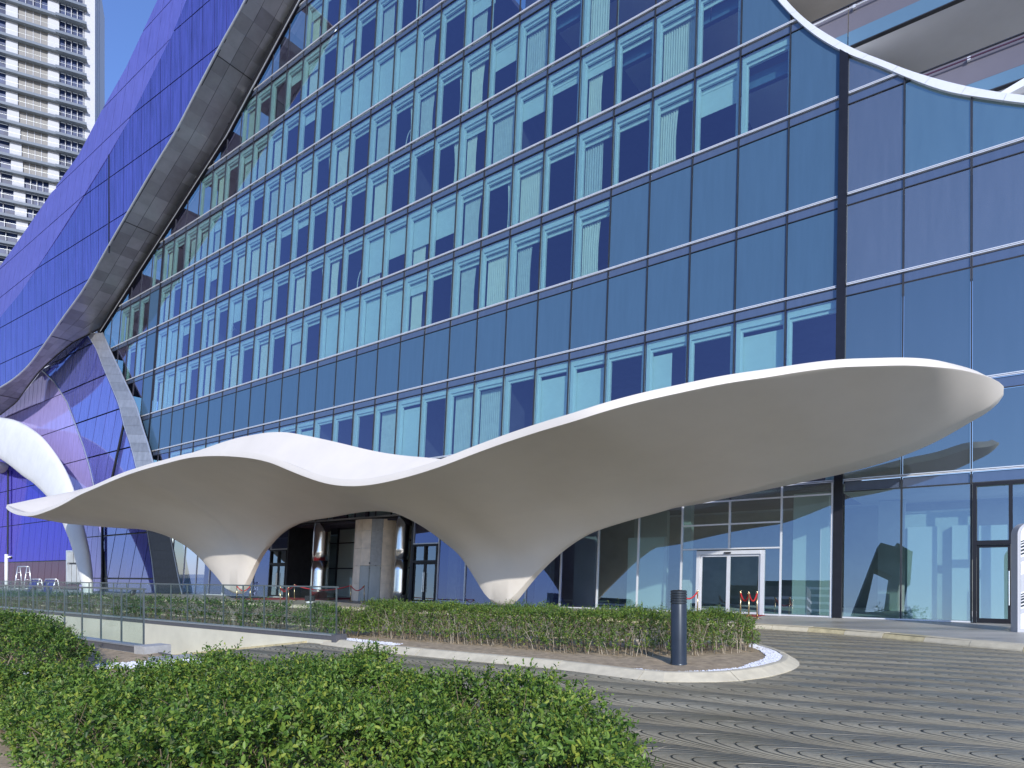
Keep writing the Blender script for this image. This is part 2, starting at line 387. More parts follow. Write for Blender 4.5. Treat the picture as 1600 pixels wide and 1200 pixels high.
def curtain(s0, s1, h0, h1, q, m, sweep=0.):
    n = max(12, int((s1-s0)/.03)); v = []; f = []
    k = 2*math.pi/random.uniform(.11, .15); ph = random.random()*6
    rows = [0, .25, .5, .8, 1]
    for j, t in enumerate(rows):
        h = h1+(h0-h1)*t
        for i in range(n+1):
            u = i/n; a = s0+(s1-s0)*u
            if sweep > 0: a = s0+(s1-s0)*u*(1-sweep*math.sin(t*2.6))
            if sweep < 0: a = s1-(s1-s0)*(1-u)*(1+sweep*math.sin(t*2.6))
            v.append(HP.pt(a, h, q+.035*math.sin(k*(s0+(s1-s0)*u)+ph+.5*math.sin(t*3))))
    for j in range(len(rows)-1):
        for i in range(n): f.append((j*(n+1)+i, j*(n+1)+i+1, (j+1)*(n+1)+i+1, (j+1)*(n+1)+i))
    mesh_obj('curtain', v, f, m, hotel, True)
def flat(name, s0, s1, h0, h1, q, t, m, parent=None):
    v, f = prism([HP.pt(s0, h0, q), HP.pt(s1, h0, q), HP.pt(s1, h1, q), HP.pt(s0, h1, q)], HP.n*t); return mesh_obj(name, v, f, m, parent or hotel)
lamp_spots = []
rw = random.Random(23)
for row in range(len(LV)-1):
    h0, h1 = LV[row], LV[row+1]
    for i in range(NL, NR):
        s0, s1 = sN(i), sN(i+1)
        if row == 0: continue
        strip_m = 'strip_glass'
        hp_panel('spandrel_strip', s0+.035, s1-.035, h1-STRIP+.03, h1-.06, .012, .03, strip_m, hotel, .0012)
        if blank(i, row):
            m = 'spandrel_glass' if i < 0 else ('dark_blue_pane' if row < 3 else ('mauve_pane' if i < 1 or row < 4 else 'blue_pane'))
            hp_panel('cladding_pane', s0+.035, s1-.035, h0+.06, h1-STRIP-.03, .01, .03, m, hotel, .0012)
            continue
        o = hp_panel('window_pane', s0+.035, s1-.035, h0+.06, h1-STRIP-.03, .01, .02, 'window_glass', hotel, .002)
        if o is None: continue
        if not full_inside(s0, s1, h0, h1): continue
        a0, a1, c0, c1 = window_frame(i, row); W = a1-a0
        if row == 2:                     # tall public floor: wide white blinds and dark bays
            k = rw.random()
            if k < .45: flat('roller_blind', a0, a0+W*rw.choice((.55, 1, 1)), c0, c1-.15, .36, .02, 'blind_white')
            elif k < .6: curtain(a0, a1, c0, c1, .48, 'curtain_grey')
            continue
        pair = (i//2+row*3) % 4
        k = rw.random(); left = (i % 2 == 0)
        if row == 5 and -14 <= i <= -11:  # the row with blinds half down
            flat('roller_blind', a0, a1, c1-(c1-c0)*(.78 if i == -14 else .58), c1, .36, .02, 'blind_white')
            if left: curtain(a0, a0+W*.6, c0, c1, .48, 'curtain_cream')
            continue
        if row in (4, 8) and -16 <= i <= -13 or (row == 4 and i in (-27,)) or (row == 5 and i in (-28, -27)):
            flat('roller_blind', a0, a1, c0, c1, .36, .02, 'blind_white'); continue
        if k < .16: curtain(a0, a1, c0, c1, .48, 'curtain_grey' if rw.random() < .7 else 'curtain_cream')
        elif k < .40 and not left: curtain(a1-W*rw.uniform(.25, .45), a1, c0, c1, .48, 'curtain_cream', -.25)
        elif left and k < .85:
            curtain(a0, a0+W*rw.uniform(.45, .75), c0, c1, .48, 'curtain_grey' if rw.random() < .5 else 'curtain_cream', .12 if rw.random() < .5 else 0)
            if rw.random() < .3: flat('roller_blind', a0, a1, c1-rw.uniform(.4, 1.1), c1, .36, .02, 'blind_white')
        elif k > .93: flat('roller_blind', a0, a1, c1-rw.uniform(.5, 1.6), c1, .36, .02, 'blind_white')
        if not left or k < .85: 
            flat('blind_roll', a0, a1, c1-.22, c1, .34, .05, 'blind_white')
        if not left and rw.random() < .34 and row in (4, 5, 6, 7, 8) and i < -5: lamp_spots.append((i, row))
# mullions and transoms
for i in range(NL, NR+1):
    wd, m, dp = (.15, 'black_metal', .14) if i in (0,) else ((.07, 'black_metal', .08) if i == -28 else (.024, 'dark_metal', .045))
    hp_panel('mullion', sN(i)-wd, sN(i)+wd, 5.0 if i < 0 else 0, 60, -dp, dp+.03, m, hotel)
for row in range(1, len(LV)):
    h = LV[row]
    for (a, b) in ((NL, 0), (0, NR)):
        g0, g1 = sN(a)+(.17 if a == 0 else 0), sN(b)-(.17 if b == 0 else 0)
        hp_panel('transom', g0, g1, h+.010, h+.042, -.075, .09, 'white_metal', hotel)
        hp_panel('transom', g0, g1, h-.042, h-.010, -.075, .09, 'white_metal', hotel)
        hp_panel('transom_core', g0, g1, h-.010, h+.010, -.05, .06, 'black_metal', hotel)
        if row > 1 or a == 0: hp_panel('thin_transom', g0, g1, h-STRIP-.016, h-STRIP+.016, -.03, .05, 'dark_metal', hotel)
# rooms: floor slabs, back wall and party walls, one joined shell per floor
for row in range(1, len(LV)-1):
    b = MB(); h0, h1 = LV[row], LV[row+1]
    aL = max(p[0] for p in [(sN(NL), 0)])
    inside = [p[0] for p in clip_rect(HPOLY, sN(NL), sN(0), h0, h1)]
    if not inside: continue
    ee = sorted((h_, a_) for a_, h_ in (HP.inv(*p_) for p_ in eye)); a_at = lerp_tab(h1, ee)-max(0, h1-ee[-1][0])*1.2
    sL, sR = min(inside), min(sN(0)-.2, a_at-.1)
    if sR-sL < 1: continue
    def bx(a0, a1, c0, c1, q0, q1): b.hexa([HP.pt(a, h, q) for h in (c0, c1) for a, q in ((a0, q0), (a1, q0), (a1, q1), (a0, q1))])
    sTop = [p[0] for p in clip_rect(HPOLY, sN(NL), sN(0), h1-.5, h1)]
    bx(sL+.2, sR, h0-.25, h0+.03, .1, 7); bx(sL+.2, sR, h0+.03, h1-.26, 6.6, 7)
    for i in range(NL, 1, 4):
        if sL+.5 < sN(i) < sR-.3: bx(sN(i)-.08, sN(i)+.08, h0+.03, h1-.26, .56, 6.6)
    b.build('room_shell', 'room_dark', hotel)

# ---- ground floor glazing
gl = .02
def hbox(mb, a0, a1, c0, c1, q0, q1): mb.hexa([HP.pt(a, h, q) for h in (c0, c1) for a, q in ((a0, q0), (a1, q0), (a1, q1), (a0, q1))])
TR = 4.58
def lobby_pane(i0, i1, h0, h1): return hp_panel('lobby_pane', sN(i0)+.035, sN(i1)-.035, h0, h1, .0, .02, 'lobby_glass' if i0 > -6 else 'lobby_glass_blue_reflection', hotel, .002)
for i in range(-25, 0):
    if -17 <= i <= -12: continue
    if i == -18 or i == -11: lobby_pane(i, i+1, 3.35, 5.0); continue
    if i in (-3, -2):
        lobby_pane(i, i+1, TR+.03, 5.0); lobby_pane(i, i+1, 3.66, TR-.03); lobby_pane(i, i+1, 2.66, 3.60); continue
    if i == -1: lobby_pane(i, i+1, TR+.03, 5.0); lobby_pane(i, i+1, .06, TR-.03); continue
    lobby_pane(i, i+1, .06, 5.0)
for i in range(-25, 1):
    if -16 <= i <= -12: continue
    if i == 0: continue
    top = 5.0 if i != -2 else TR+.02
    hp_panel('white_mullion', sN(i)-.032, sN(i)+.032, 0 if i != -2 else 2.6, top, -.07, .09, 'white_metal', hotel)
hp_panel('white_mullion', -.24, -.17, 0, 5.0, -.09, .10, 'white_metal', hotel)
for a, b in ((-25, -17), (-11, -2.66), (-1.3, 0)): hp_panel('sill', sN(a), sN(b)-(.17 if b == 0 else 0), .005, .055, -.06, .08, 'white_metal', hotel)
for (a, b, h) in ((-3, 0, TR), (-3, -1, 3.63), (-3, -1, 2.63), (-18, -17, 3.32), (-11, -10, 3.32)):
    hp_panel('white_transom', sN(a)+.033, sN(b)-(.25 if b == 0 else .033), h-.03, h+.03, -.06, .08, 'white_metal', hotel)
for i in (0, 1):
    hp_panel('lobby_pane', sN(i)+.17*(i == 0)+.035, sN(i+1)-.035, .06, LV[1]-STRIP-.03, .0, .02, 'lobby_glass', hotel, .002)
hp_panel('lobby_pane', sN(3)+.05, sN(4), .06, LV[1]-STRIP-.03, .0, .02, 'lobby_glass', hotel)
for i in range(0, 4): hp_panel('spandrel_strip', sN(i)+.17*(i == 0)+.035, sN(i+1)-.035, LV[1]-STRIP+.03, LV[1]-.06, .01, .03, 'strip_glass', hotel)
hp_panel('sill', .17, sN(2), .005, .05, -.05, .07, 'white_metal', hotel)
# sliding door with white frame
sd_ = thing('sliding_door', 'white framed glass sliding door pair at the red carpet, right part of the facade', 'door')
a0, a1 = sN(-2.66), sN(-1.3)
b = MB(); hbox(b, a0, a0+.14, 0, 2.55, -.1, .06); hbox(b, a1-.14, a1, 0, 2.55, -.1, .06); hbox(b, a0+.14, a1-.14, 2.40, 2.55, -.12, .06); b.build('door_frame', 'white_metal', sd_)
mid = (a0+a1)/2-.05
for c, e in ((a0+.15, mid), (mid, a1-.15)):
    b = MB(); hbox(b, c, c+.07, .02, 2.39, -.03, .03); hbox(b, e-.07, e, .02, 2.39, -.03, .03); hbox(b, c+.07, e-.07, .02, .1, -.03, .03); hbox(b, c+.07, e-.07, 2.31, 2.39, -.03, .03)
    lf = b.build('door_leaf', 'white_metal', sd_); flat('door_pane', c+.07, e-.07, .1, 2.31, 0, .015, 'rail_glass', lf)
b = MB(); hbox(b, mid-.15, mid+.12, 2.43, 2.49, -.17, -.12); b.build('door_sensor', 'black_metal', sd_)
for i, (c, e) in ((-3, (sN(-3)+.035, a0-.005)), (-2, (a1+.005, sN(-1)-.035))): flat('lobby_pane', c, e, .06, 2.6, 0, .02, 'lobby_glass')
# black double doors
def black_door(c, e, top, label, tr=None, leaves=2, lobby=False):
    d = thing('glass_door', label, 'door', 'black framed glass doors')
    b = MB(); w_ = .10
    hbox(b, c, c+w_, 0, top, -.12, .06); hbox(b, e-w_, e, 0, top, -.12, .06); hbox(b, c+w_, e-w_, top-w_, top, -.12, .06)
    tr = tr or top*.7
    hbox(b, c+w_, e-w_, tr-.06, tr+.08, -.12, .06); m_ = (c+e)/2; hbox(b, m_-.05, m_+.05, tr+.08, top-w_, -.12, .06); b.build('door_frame', 'black_metal', d)
    for x0, x1 in ((c+w_, m_), (m_, e-w_)):
        b = MB(); k = .08
        hbox(b, x0+.005, x0+k, .02, tr-.065, -.05, .03); hbox(b, x1-k, x1-.005, .02, tr-.065, -.05, .03); hbox(b, x0+k, x1-k, .02, .16, -.05, .03); hbox(b, x0+k, x1-k, tr-.15, tr-.065, -.05, .03)
        lf = b.build('door_leaf', 'black_metal', d); flat('door_pane', x0+k, x1-k, .16, tr-.15, 0, .015, 'lobby_glass', lf)
        b = MB(); hx = (x1-.05 if x0 < m_-.2 else x0+.05); b.tube([HP.pt(hx, .6, -.12), HP.pt(hx, 1.7, -.12)], .018); b.build('door_handle', 'chrome', lf)
        flat('transom_pane', x0+.02, x1-.02, tr+.08, top-w_, 0, .015, 'lobby_glass', d)
black_door(sN(-18)+.035, sN(-17)-.035, 3.28, 'black framed glass double door just right of the left canopy leg')
black_door(sN(-11)+.035, sN(-10)-.035, 3.28, 'black framed glass double door right of the beige stone drum')
black_door(sN(2)+.04, sN(3)+.04, LV[1]-STRIP-.02, 'tall black framed door at the right edge behind the striped sign', 2.62)
# entrance recess
b = MB(); hbox(b, sN(-17), sN(-17)+.12, 0, 5, -.1, 3.0); hbox(b, sN(-11)-.12, sN(-11), 0, 5, -.1, 3.0); hbox(b, sN(-17)+.12, sN(-11)-.12, 4.9, 5.0, -.1, 3.0); b.build('recess_reveal', 'dark_metal', hotel)
for i in range(-17, -11):
    for c0_, c1_ in ((.05, 1.95), (2.03, 3.7), (3.78, 4.88)): flat('recess_pane', sN(i)+(.13 if i == -17 else .04), sN(i+1)-(.13 if i == -12 else .04), c0_, c1_, 2.6, .02, 'rail_glass')
    if i > -17: flat('recess_mullion', sN(i)-.04, sN(i)+.04, 0, 4.9, 2.5, .1, 'black_metal')
flat('recess_transom', sN(-17)+.13, sN(-11)-.13, 1.95, 2.03, 2.5, .1, 'black_metal'); flat('recess_transom', sN(-17)+.13, sN(-11)-.13, 3.7, 3.78, 2.5, .1, 'black_metal')
drum = thing('stone_drum', 'curved beige stone drum with grey double doors in the entrance recess', 'entrance wall')
dc = HP.pt(sN(-12.9), 0, .95); DR = 1.62
ang0 = R(-100)
def arc_panel(name, c, r, a0_, a1_, z0, z1, t, m, parent, k=5):
    v = []; f = []
    for i in range(k+1):
        a = a0_+(a1_-a0_)*i/k
        for rr in (r, r-t):
            for z in (z0, z1):
                lean = TI*z; v.append(Vector((c.x+rr*math.cos(a)+HP.n.x*lean, c.y+rr*math.sin(a)+HP.n.y*lean, z)))
    for i in range(k):
        b_ = i*4; f += [(b_, b_+4, b_+5, b_+1), (b_+2, b_+3, b_+7, b_+6), (b_+1, b_+5, b_+7, b_+3), (b_, b_+2, b_+6, b_+4)]
    f += [(0, 1, 3, 2), (4*k, 4*k+2, 4*k+3, 4*k+1)]
    return mesh_obj(name, v, f, m, parent)
zs = [0, 1.05, 2.1, 3.15, 4.2, 4.9]
arcs = [-1.7, -1.05, -.42, 0, .42, .82, 1.35, 1.9, 2.4]
for j in range(8):
    for z0, z1 in zip(zs, zs[1:]):
        if j in (2, 3) and z1 <= 2.2: continue
        m = 'concrete' if j in (3,) and z0 > 2 else 'stone_beige'
        arc_panel('stone_panel', dc, DR, ang0+arcs[j]+.004, ang0+arcs[j+1]-.004, z0+.006, z1-.006, .08, m, drum)
for a, b2 in ((-.42, 0), (0, .42)): arc_panel('door_leaf', dc, DR+.01, ang0+a+.012, ang0+b2-.012, .02, 2.08, .05, 'lobby_wall', drum)
p = dc+Vector((math.cos(ang0)*(DR+.03)+HP.n.x*.16, math.sin(ang0)*(DR+.03)+HP.n.y*.16, 2.25)); b = MB(); b.lathe(p, [(.001, -.05), (.05, -.03), (.05, .03), (.001, .05)], 10); b.build('door_lamp', 'black_metal', drum, True)
def chrome_column(n, q, lab, r=.46):
    c = HP.pt(sN(n), 0, q); t = thing('chrome_column', lab, 'column', 'polished steel columns at the entrance', tuple(c))
    for k, (z0, z1) in enumerate(((0, 2.45), (2.47, 4.95))):
        b = MB(); rings = []
        for z in np.linspace(z0, z1, 5):
            for j in range(28):
                a = 2*math.pi*j/28; b.v.append((HP.n.x*TI*z+r*math.cos(a), HP.n.y*TI*z+r*math.sin(a), z))
        for i in range(4):
            for j in range(28): b.f.append((i*28+j, i*28+(j+1) % 28, (i+1)*28+(j+1) % 28, (i+1)*28+j))
        b.f.append(tuple(range(28))[::-1]); b.f.append(tuple(range(112, 140)))
        b.build('column_segment', 'chrome', t, True)
chrome_column(-15.45, .35, 'mirror polished steel column left of the beige stone drum', .56)
chrome_column(-11.62, .3, 'mirror polished steel column right of the beige stone drum', .42)
# lobby interior
b = MB(); hbox(b, sN(-26), sN(4), -.02, .012, 2.7, 12); b.build('lobby_floor', 'slab_grey', hotel)
for a_, b_ in ((-26, -17), (-11, 4)): flat('lobby_floor', sN(a_), sN(b_), -.02, .012, .06, 2.64, 'slab_grey')
flat('lobby_ceiling', sN(-26), sN(4), 4.84, 4.95, .1 if False else 2.75, 9, 'lobby_wall')
for a_, b_ in ((-26, -17), (-11, 4)): flat('lobby_ceiling', sN(a_)+.2, sN(b_)-.2, 4.84, 4.95, .1, 2.6, 'lobby_wall')
flat('lobby_back_wall', sN(-26), sN(4), .02, 4.8, 8, .2, 'lobby_dark')
rq = random.Random(4)
for (n0, n1, q, h1_, m) in ((-16.6, -15.4, 3.6, 4.8, 'lobby_pale'), (-15.2, -11.1, 4.1, 4.8, 'stone_beige'), (-10, -9.2, 3, 4.8, 'lobby_dark'), (-6.3, -5.7, 2.2, 4.8, 'lobby_wall'), (-5.2, -4.3, 4.5, 4.8, 'lobby_wall'), (-4.6, -3.7, 1.4, 3.3, 'lobby_pale'),
                       (-3.3, -3.1, 1.5, 4.8, 'lobby_wall'), (-.9, -.25, 1.0, 4.8, 'lobby_pale'), (1.05, 1.5, 1.1, 3.3, 'lobby_pale'), (1.72, 1.98, 1.0, 3.3, 'lobby_pale'), (1.0, 1.98, 1.3, 3.9, 'lobby_wall'),
                       (2.1, 2.5, 1.6, 3.3, 'lobby_pale'), (-8.6, -8.1, 3.5, 4.8, 'lobby_wall'), (-7.6, -7.1, 2.5, 4.8, 'lobby_wall'), (-24.3, -22, 2, 4.8, 'lobby_dark'), (.3, .8, 6, 4.8, 'lobby_wall'), (-16.8, -15.9, 5, 4.8, 'lobby_wall'), (-14.6, -13.8, 4, 3.2, 'stone_beige')):
    flat('inner_wall', sN(n0), sN(n1), .02, h1_, q, .35, m)

# ------------------------------------------------------------ the curved opening at top right
rim_px_lo = eye
rimw = [13, 13, 15, 17, 17, 14, 12, 13, 14, 12, 12]
lo = [HP.inv(*p) for p in eye]; hi = [HP.inv(p[0]+w_*.55, p[1]-w_*.9) for p, w_ in zip(eye, rimw)]
hi = [HP.inv(x, y) for x, y in [(1180, -74), (1227, 0), (1261, 34), (1298, 59), (1335, 79), (1382, 98), (1424, 114), (1482, 131), (1542, 144), (1600, 152), (1720, 161)]]
def resample(pts, n):
    d = [0]
    for a, b_ in zip(pts, pts[1:]): d.append(d[-1]+math.hypot(a[0]-b_[0], a[1]-b_[1]))
    fx = smooth_tab([(t, p[0]) for t, p in zip(d, pts)]); fy = smooth_tab([(t, p[1]) for t, p in zip(d, pts)])
    return [(fx(d[-1]*i/n), fy(d[-1]*i/n)) for i in range(n+1)]
NS = 48; lo2, hi2 = resample(lo, NS), resample(hi, NS)
for k in range(12):
    v = []; f = []
    for j in range(5):
        u = k*4+j; t = .06 if j == 0 else (-.06 if j == 4 else 0)
        L_, H_ = lo2[u], hi2[u]
        if j == 0: nx = lo2[u+1]; L_ = (L_[0]+(nx[0]-L_[0])*.03, L_[1]+(nx[1]-L_[1])*.03); nx = hi2[u+1]; H_ = (H_[0]+(nx[0]-H_[0])*.03, H_[1]+(nx[1]-H_[1])*.03)
        v += [HP.pt(*L_, -.12), HP.pt(*H_, -.12), HP.pt(*H_, 1.2), HP.pt(*L_, 1.2)]
    for j in range(4):
        b_ = j*4; f += [(b_, b_+4, b_+5, b_+1), (b_+1, b_+5, b_+6, b_+2), (b_+2, b_+6, b_+7, b_+3), (b_+3, b_+7, b_+4, b_)]
    f += [(0, 1, 2, 3), (19, 18, 17, 16)]
    mesh_obj('rim_panel', v, f, 'rim_white', hotel)
# balconies in the opening
def slab_strip(s0, s1, c0, c1, q0, q1, name, m):
    b = MB(); hbox(b, s0, s1, c0, c1, q0, q1); return b.build(name, m, hotel)
S0, S1 = sN(-8), sN(9)
for k, (hb, soff) in enumerate(((19.05, 'slab_grey'), (23.05, 'slab_grey'), (27.1, 'slab_brown'), (31.1, 'slab_brown'))):
    sL = sN(0.6) if k == 0 else (sN(-2.2) if k == 1 else sN(-5 if k == 2 else -7))
    for j in range(6):
        a0_ = sL+j*4.4; a1_ = a0_+4.36
        slab_strip(a0_, a1_, hb-.62 if k else hb-.5, hb, .7, .8, 'fascia_panel', 'fascia_blue')
        slab_strip(a0_, a1_, hb+.03, hb+1.13, .74, .765, 'balustrade_pane', 'balcony_glass_mauve')
    slab_strip(sL, S1, hb-.66 if k else hb-.54, hb-.62 if k else hb-.5, .65, .85, 'fascia_trim', 'dark_metal')
    slab_strip(sL, S1, hb+1.13, hb+1.17, .70, .80, 'balustrade_rail', 'dark_metal')
    slab_strip(sL, S1, hb-.6, hb-.05, .86, 6.0, 'balcony_slab', soff)
    b = MB(); b.tube([HP.pt(sL, hb+.92, .62), HP.pt(S1, hb+.92, .62)], .03); b.build('handrail', 'maroon_glass' if k < 1 else 'white_metal', hotel)
    for j in range(10):
        b = MB(); a_ = sL+.8+j*1.9; hbox(b, a_-.05, a_+.05, hb+.86, hb+.98, .60, .73); b.build('handrail_bracket', 'white_metal', hotel)
flat('balcony_back_wall', sN(-8), S1, 14, 52, 6.1, .3, 'room_wall')
# tail of the curved frame at the right edge
pt = [HP.inv(1560, 146, .5), HP.inv(1600, 122, .5), HP.inv(1720, 60, .5), HP.inv(1720, 75, .5), HP.inv(1600, 134, .5), HP.inv(1575, 147, .5)]
v, f = prism([HP.pt(a, h, .5) for a, h in pt], HP.n*.4); mesh_obj('rim_branch', v, f, 'rim_white', hotel)

# ------------------------------------------------------------ the violet glass wing at left
wing = thing('glass_wing', 'violet glass clad wing rising over a grey metal soffit, upper left', 'building')
fold_px = [(292, -2), (268, 56), (240, 112), (208, 176), (172, 240), (131, 307), (96, 362), (60, 416), (30, 460), (0, 496), (-60, 560)]
WP = Plane(1.5, 50.3, 40)
outer_px = [(412, -60), (384, 0), (345, 71), (311, 136), (277, 202), (241, 262), (206, 322), (168, 388), (131, 452), (98, 498), (72, 535), (46, 570), (22, 592), (0, 606), (-60, 640)]
fold_sh = sorted([WP.inv(*p) for p in [(318, -60)]+fold_px])
hfold = lambda a: lerp_tab(a, fold_sh)
_c = np.polyfit([p_[0] for p_ in fold_sh], [p_[1] for p_ in fold_sh], 1)
UP = Plane(1.5, 50.3, 40, 0, lambda a, h: max(-.1, (h-_c[0]*a-_c[1])*.13+.12))
sil_px = [(272, -60), (246, 0), (225, 45), (197, 105), (157, 176), (124, 240), (81, 300), (37, 364), (0, 416), (-60, 500)]
low_poly = [WP.inv(*p) for p in [(318, -60)]+fold_px]+[WP.inv(*p) for p in outer_px[::-1]]
up_poly = [UP.inv(*p) for p in sil_px]+[WP.inv(*p) for p in ([(318, -60)]+fold_px)[::-1]]
def panelize(name, PL, poly, du, dv, v0, m, parent, gap=.035, q=0, t=.06, shear=0, jit=.002, mats=None, mina=.05):
    pu = [(a-shear*h, h) for a, h in poly]
    W = PL.warp; PB = Plane(1, 1, 1); PB.e, PB.n, PB.O, PB.tilt, PB.warp = PL.e, PL.n, PL.O, PL.tilt, None
    a_min, a_max = min(p[0] for p in pu), max(p[0] for p in pu); h_min, h_max = min(p[1] for p in pu), max(p[1] for p in pu)
    i = math.floor(a_min/du)
    while i*du < a_max:
        j = math.floor((h_min-v0)/dv)
        while v0+j*dv < h_max:
            c = clip_rect(pu, i*du+gap, (i+1)*du-gap, v0+j*dv+gap*1.3, v0+(j+1)*dv-gap*1.3)
            if c and area(c) > mina:
                j1, j2, j3 = [random.uniform(-jit, jit) for _ in range(3)]
                um, vm = (i+.5)*du, v0+(j+.5)*dv
                w0 = wa = wh = 0; ca_ = sum(p_[0] for p_ in c)/len(c); ch_ = sum(p_[1] for p_ in c)/len(c)
                if W: w0 = (ch_-_c[0]*ca_-_c[1])*.13+.12; wa = -.13*_c[0]; wh = .13
                pts = [PB.pt(a+shear*h, h, q+w0+wa*(a-ca_)+wh*(h-ch_)+j1+j2*(a-um)+j3*(h-vm)) for a, h in c]
                v, f = prism(pts, PL.n*t)
                mm = m if not mats else random.choice(mats)
                mesh_obj(name, v, f, mm, parent)
            j += 1
        i += 1
FV = H+50.3*.792
panelize('lower_glass_panel', WP, low_poly, 1.55, 4.07, FV, 'purple_glass', wing)
panelize('upper_glass_panel', UP, up_poly, 1.9, 4.07, FV, 'violet_glass', wing)
v, f = prism([WP.pt(a, h, .09) for a, h in low_poly], WP.n*.05); mesh_obj('backing', v, f, 'black_metal', wing)
# upper backing strip-wise
v = []; f = []
ss = [(a, h) for a, h in [UP.inv(*p) for p in sil_px]]
ss.sort()
for a, h in ss:
    v += [UP.pt(a, hfold(a), .2), UP.pt(a, h-.05, .1)]
f = [(2*i, 2*i+2, 2*i+3, 2*i+1) for i in range(len(ss)-1)]
mesh_obj('backing', v, f, 'black_metal', wing)
for a, b_ in ((190, 330),):   # thick vertical joint seen on the wing
    q_ = [WP.inv(170.5, 242), WP.inv(170.5, 395)]
    pts = [(q_[0][0]-.07, q_[1][1]), (q_[0][0]+.07, q_[1][1]), (q_[0][0]+.07, q_[0][1]), (q_[0][0]-.07, q_[0][1])]
    v, f = prism([WP.pt(a2, h2, -.05) for a2, h2 in pts], WP.n*.1); mesh_obj('vertical_joint', v, f, 'black_metal', wing)
# soffit: for every point of the outer edge walk inward until the inner edge is met in the picture
inner_px = [(516, -70), (472, 0), (410, 113), (355, 212), (290, 318), (225, 420), (160, 519), (135, 521), (98, 549), (66, 577), (45, 604), (27, 629), (0, 650), (-60, 690)]
def proj(p): return (800+1000*p.x/p.y, 897-1000*(p.z-H)/p.y)
def seg_hit(p0, p1):
    best = None
    for a, b_ in zip(inner_px, inner_px[1:]):
        d1 = (p1[0]-p0[0], p1[1]-p0[1]); d2 = (b_[0]-a[0], b_[1]-a[1]); den = d1[0]*d2[1]-d1[1]*d2[0]
        if abs(den) < 1e-9: continue
        t = ((a[0]-p0[0])*d2[1]-(a[1]-p0[1])*d2[0])/den; u = ((a[0]-p0[0])*d1[1]-(a[1]-p0[1])*d1[0])/den
        if 0 <= u <= 1 and t > 0 and (best is None or t < best): best = t
    return best
osh = resample([WP.inv(*p) for p in outer_px], 56)
pairs = []
for a, h in osh:
    O = WP.pt(a, h); p0 = proj(O); p1 = proj(O+WP.n*60); best = None
    t = seg_hit(p0, p1)
    if t is None: continue
    # image fraction -> depth by bisection
    lo_, hi_ = 0, 60
    target = p0[0]+(p1[0]-p0[0])*t
    for _ in range(40):
        md = (lo_+hi_)/2
        if proj(O+WP.n*md)[0] < target: lo_ = md
        else: hi_ = md
    pairs.append((O, min(lo_, 9.)))
qs = [p[1] for p in pairs]; qs = [sum(qs[max(0, i-1):i+2])/len(qs[max(0, i-1):i+2]) for i in range(len(qs))]
up = Vector((0, 0, .06))
for i in range(len(pairs)-1):
    (O0, _), (O1, _) = pairs[i], pairs[i+1]; q0, q1 = qs[i], qs[i+1]
    d_ = (O1-O0)
    e0, e1 = O0+d_*.012, O1-d_*.012
    for k in range(3):
        f0, f1 = k/3+.004, (k+1)/3-.004
        c = [e0+WP.n*q0*f0, e1+WP.n*q1*f0, e1+WP.n*q1*f1, e0+WP.n*q0*f1]
        v, f = prism(c, Vector((.03, 0, .05)))
        mesh_obj('soffit_panel', v, f, 'soffit_%d' % rng.integers(0, 4), wing)
    c = [e0+WP.n*.02+up, O1+WP.n*.02+up, O1+WP.n*(q1-.02)+up, O0+WP.n*(q0-.02)+up]
    mesh_obj('soffit_backing', c, [(0, 1, 2, 3)], 'black_metal', wing)
    if i % 14 == 6:
        b = MB(); b.tube([O0-WP.n*0-up*.3, O0+WP.n*q0-up*.3], .025, 4); b.build('soffit_joint', 'black_metal', wing)
b = MB(); b.tube([o-WP.n*.02 for o, _ in pairs], .09, 6); b.build('edge_trim', 'silver_metal', wing, True)
b = MB(); b.tube([pairs[i][0]+WP.n*(qs[i]-.12)+Vector((0, 0, -.05)) for i in range(len(pairs))], .05, 6); b.build('inner_trim', 'black_metal', wing, True)
# dark closure and pipe between soffit and hotel glazing
dg = [HP.inv(*p) for p in [(516, -70), (473, 0), (356, 216), (160, 519)]]
b = MB(); b.tube([HP.pt(a+.12, h, -.22) for a, h in dg], .055, 6); b.build('edge_pipe', 'silver_metal', hotel)
b = MB(); b.tube([HP.pt(a-.3, h, -.1) for a, h in dg], .28, 6); b.build('edge_closure', 'black_metal', hotel)

# ---- metal leg brace between wing and hotel
LPL = [(135, 520), (150, 544), (161, 573), (174, 603), (187, 636), (194, 665), (205, 698), (211, 722), (222, 775), (230, 827), (238, 880), (243, 931)]
LPR = [(160, 520), (174, 551), (188, 580), (200, 606), (213, 634), (222, 665), (232, 696), (239, 722), (253, 778), (266, 835), (277, 890), (285, 931)]
def resL(pl, n):
    return resample([(x, y) for x, y in pl], n)
brace = thing('metal_brace', 'curved grey metal clad brace between violet wing and hotel windows', 'brace')
nb = 30; LA, LB = resL(LPL, nb), resL(LPR, nb)
def onHP(px, py, q=0):
    a, h = HP.inv(px, py, q); return HP.pt(a, h, q)
for i in range(nb):
    c = [onHP(*LA[i], -.45), onHP(*LB[i], -.45), onHP(*LB[i+1], -.45), onHP(*LA[i+1], -.45)]
    ce = sum(c, Vector())/4; c = [ce+(x-ce)*.985 for x in c]
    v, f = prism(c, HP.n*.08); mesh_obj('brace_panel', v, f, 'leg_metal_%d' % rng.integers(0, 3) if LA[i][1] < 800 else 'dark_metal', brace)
b = MB(); b.tube([onHP(*p, -.42) for p in LB], .07, 6); b.build('edge_strip', 'silver_metal', brace, True)
b = MB(); b.tube([onHP(*p, -.42) for p in LA], .05, 6); b.build('edge_strip', 'silver_metal', brace, True)
v = [onHP(*p, -.37) for p in LA]+[onHP(*p, -.37) for p in LB]+[onHP(*p, .6) for p in LB]
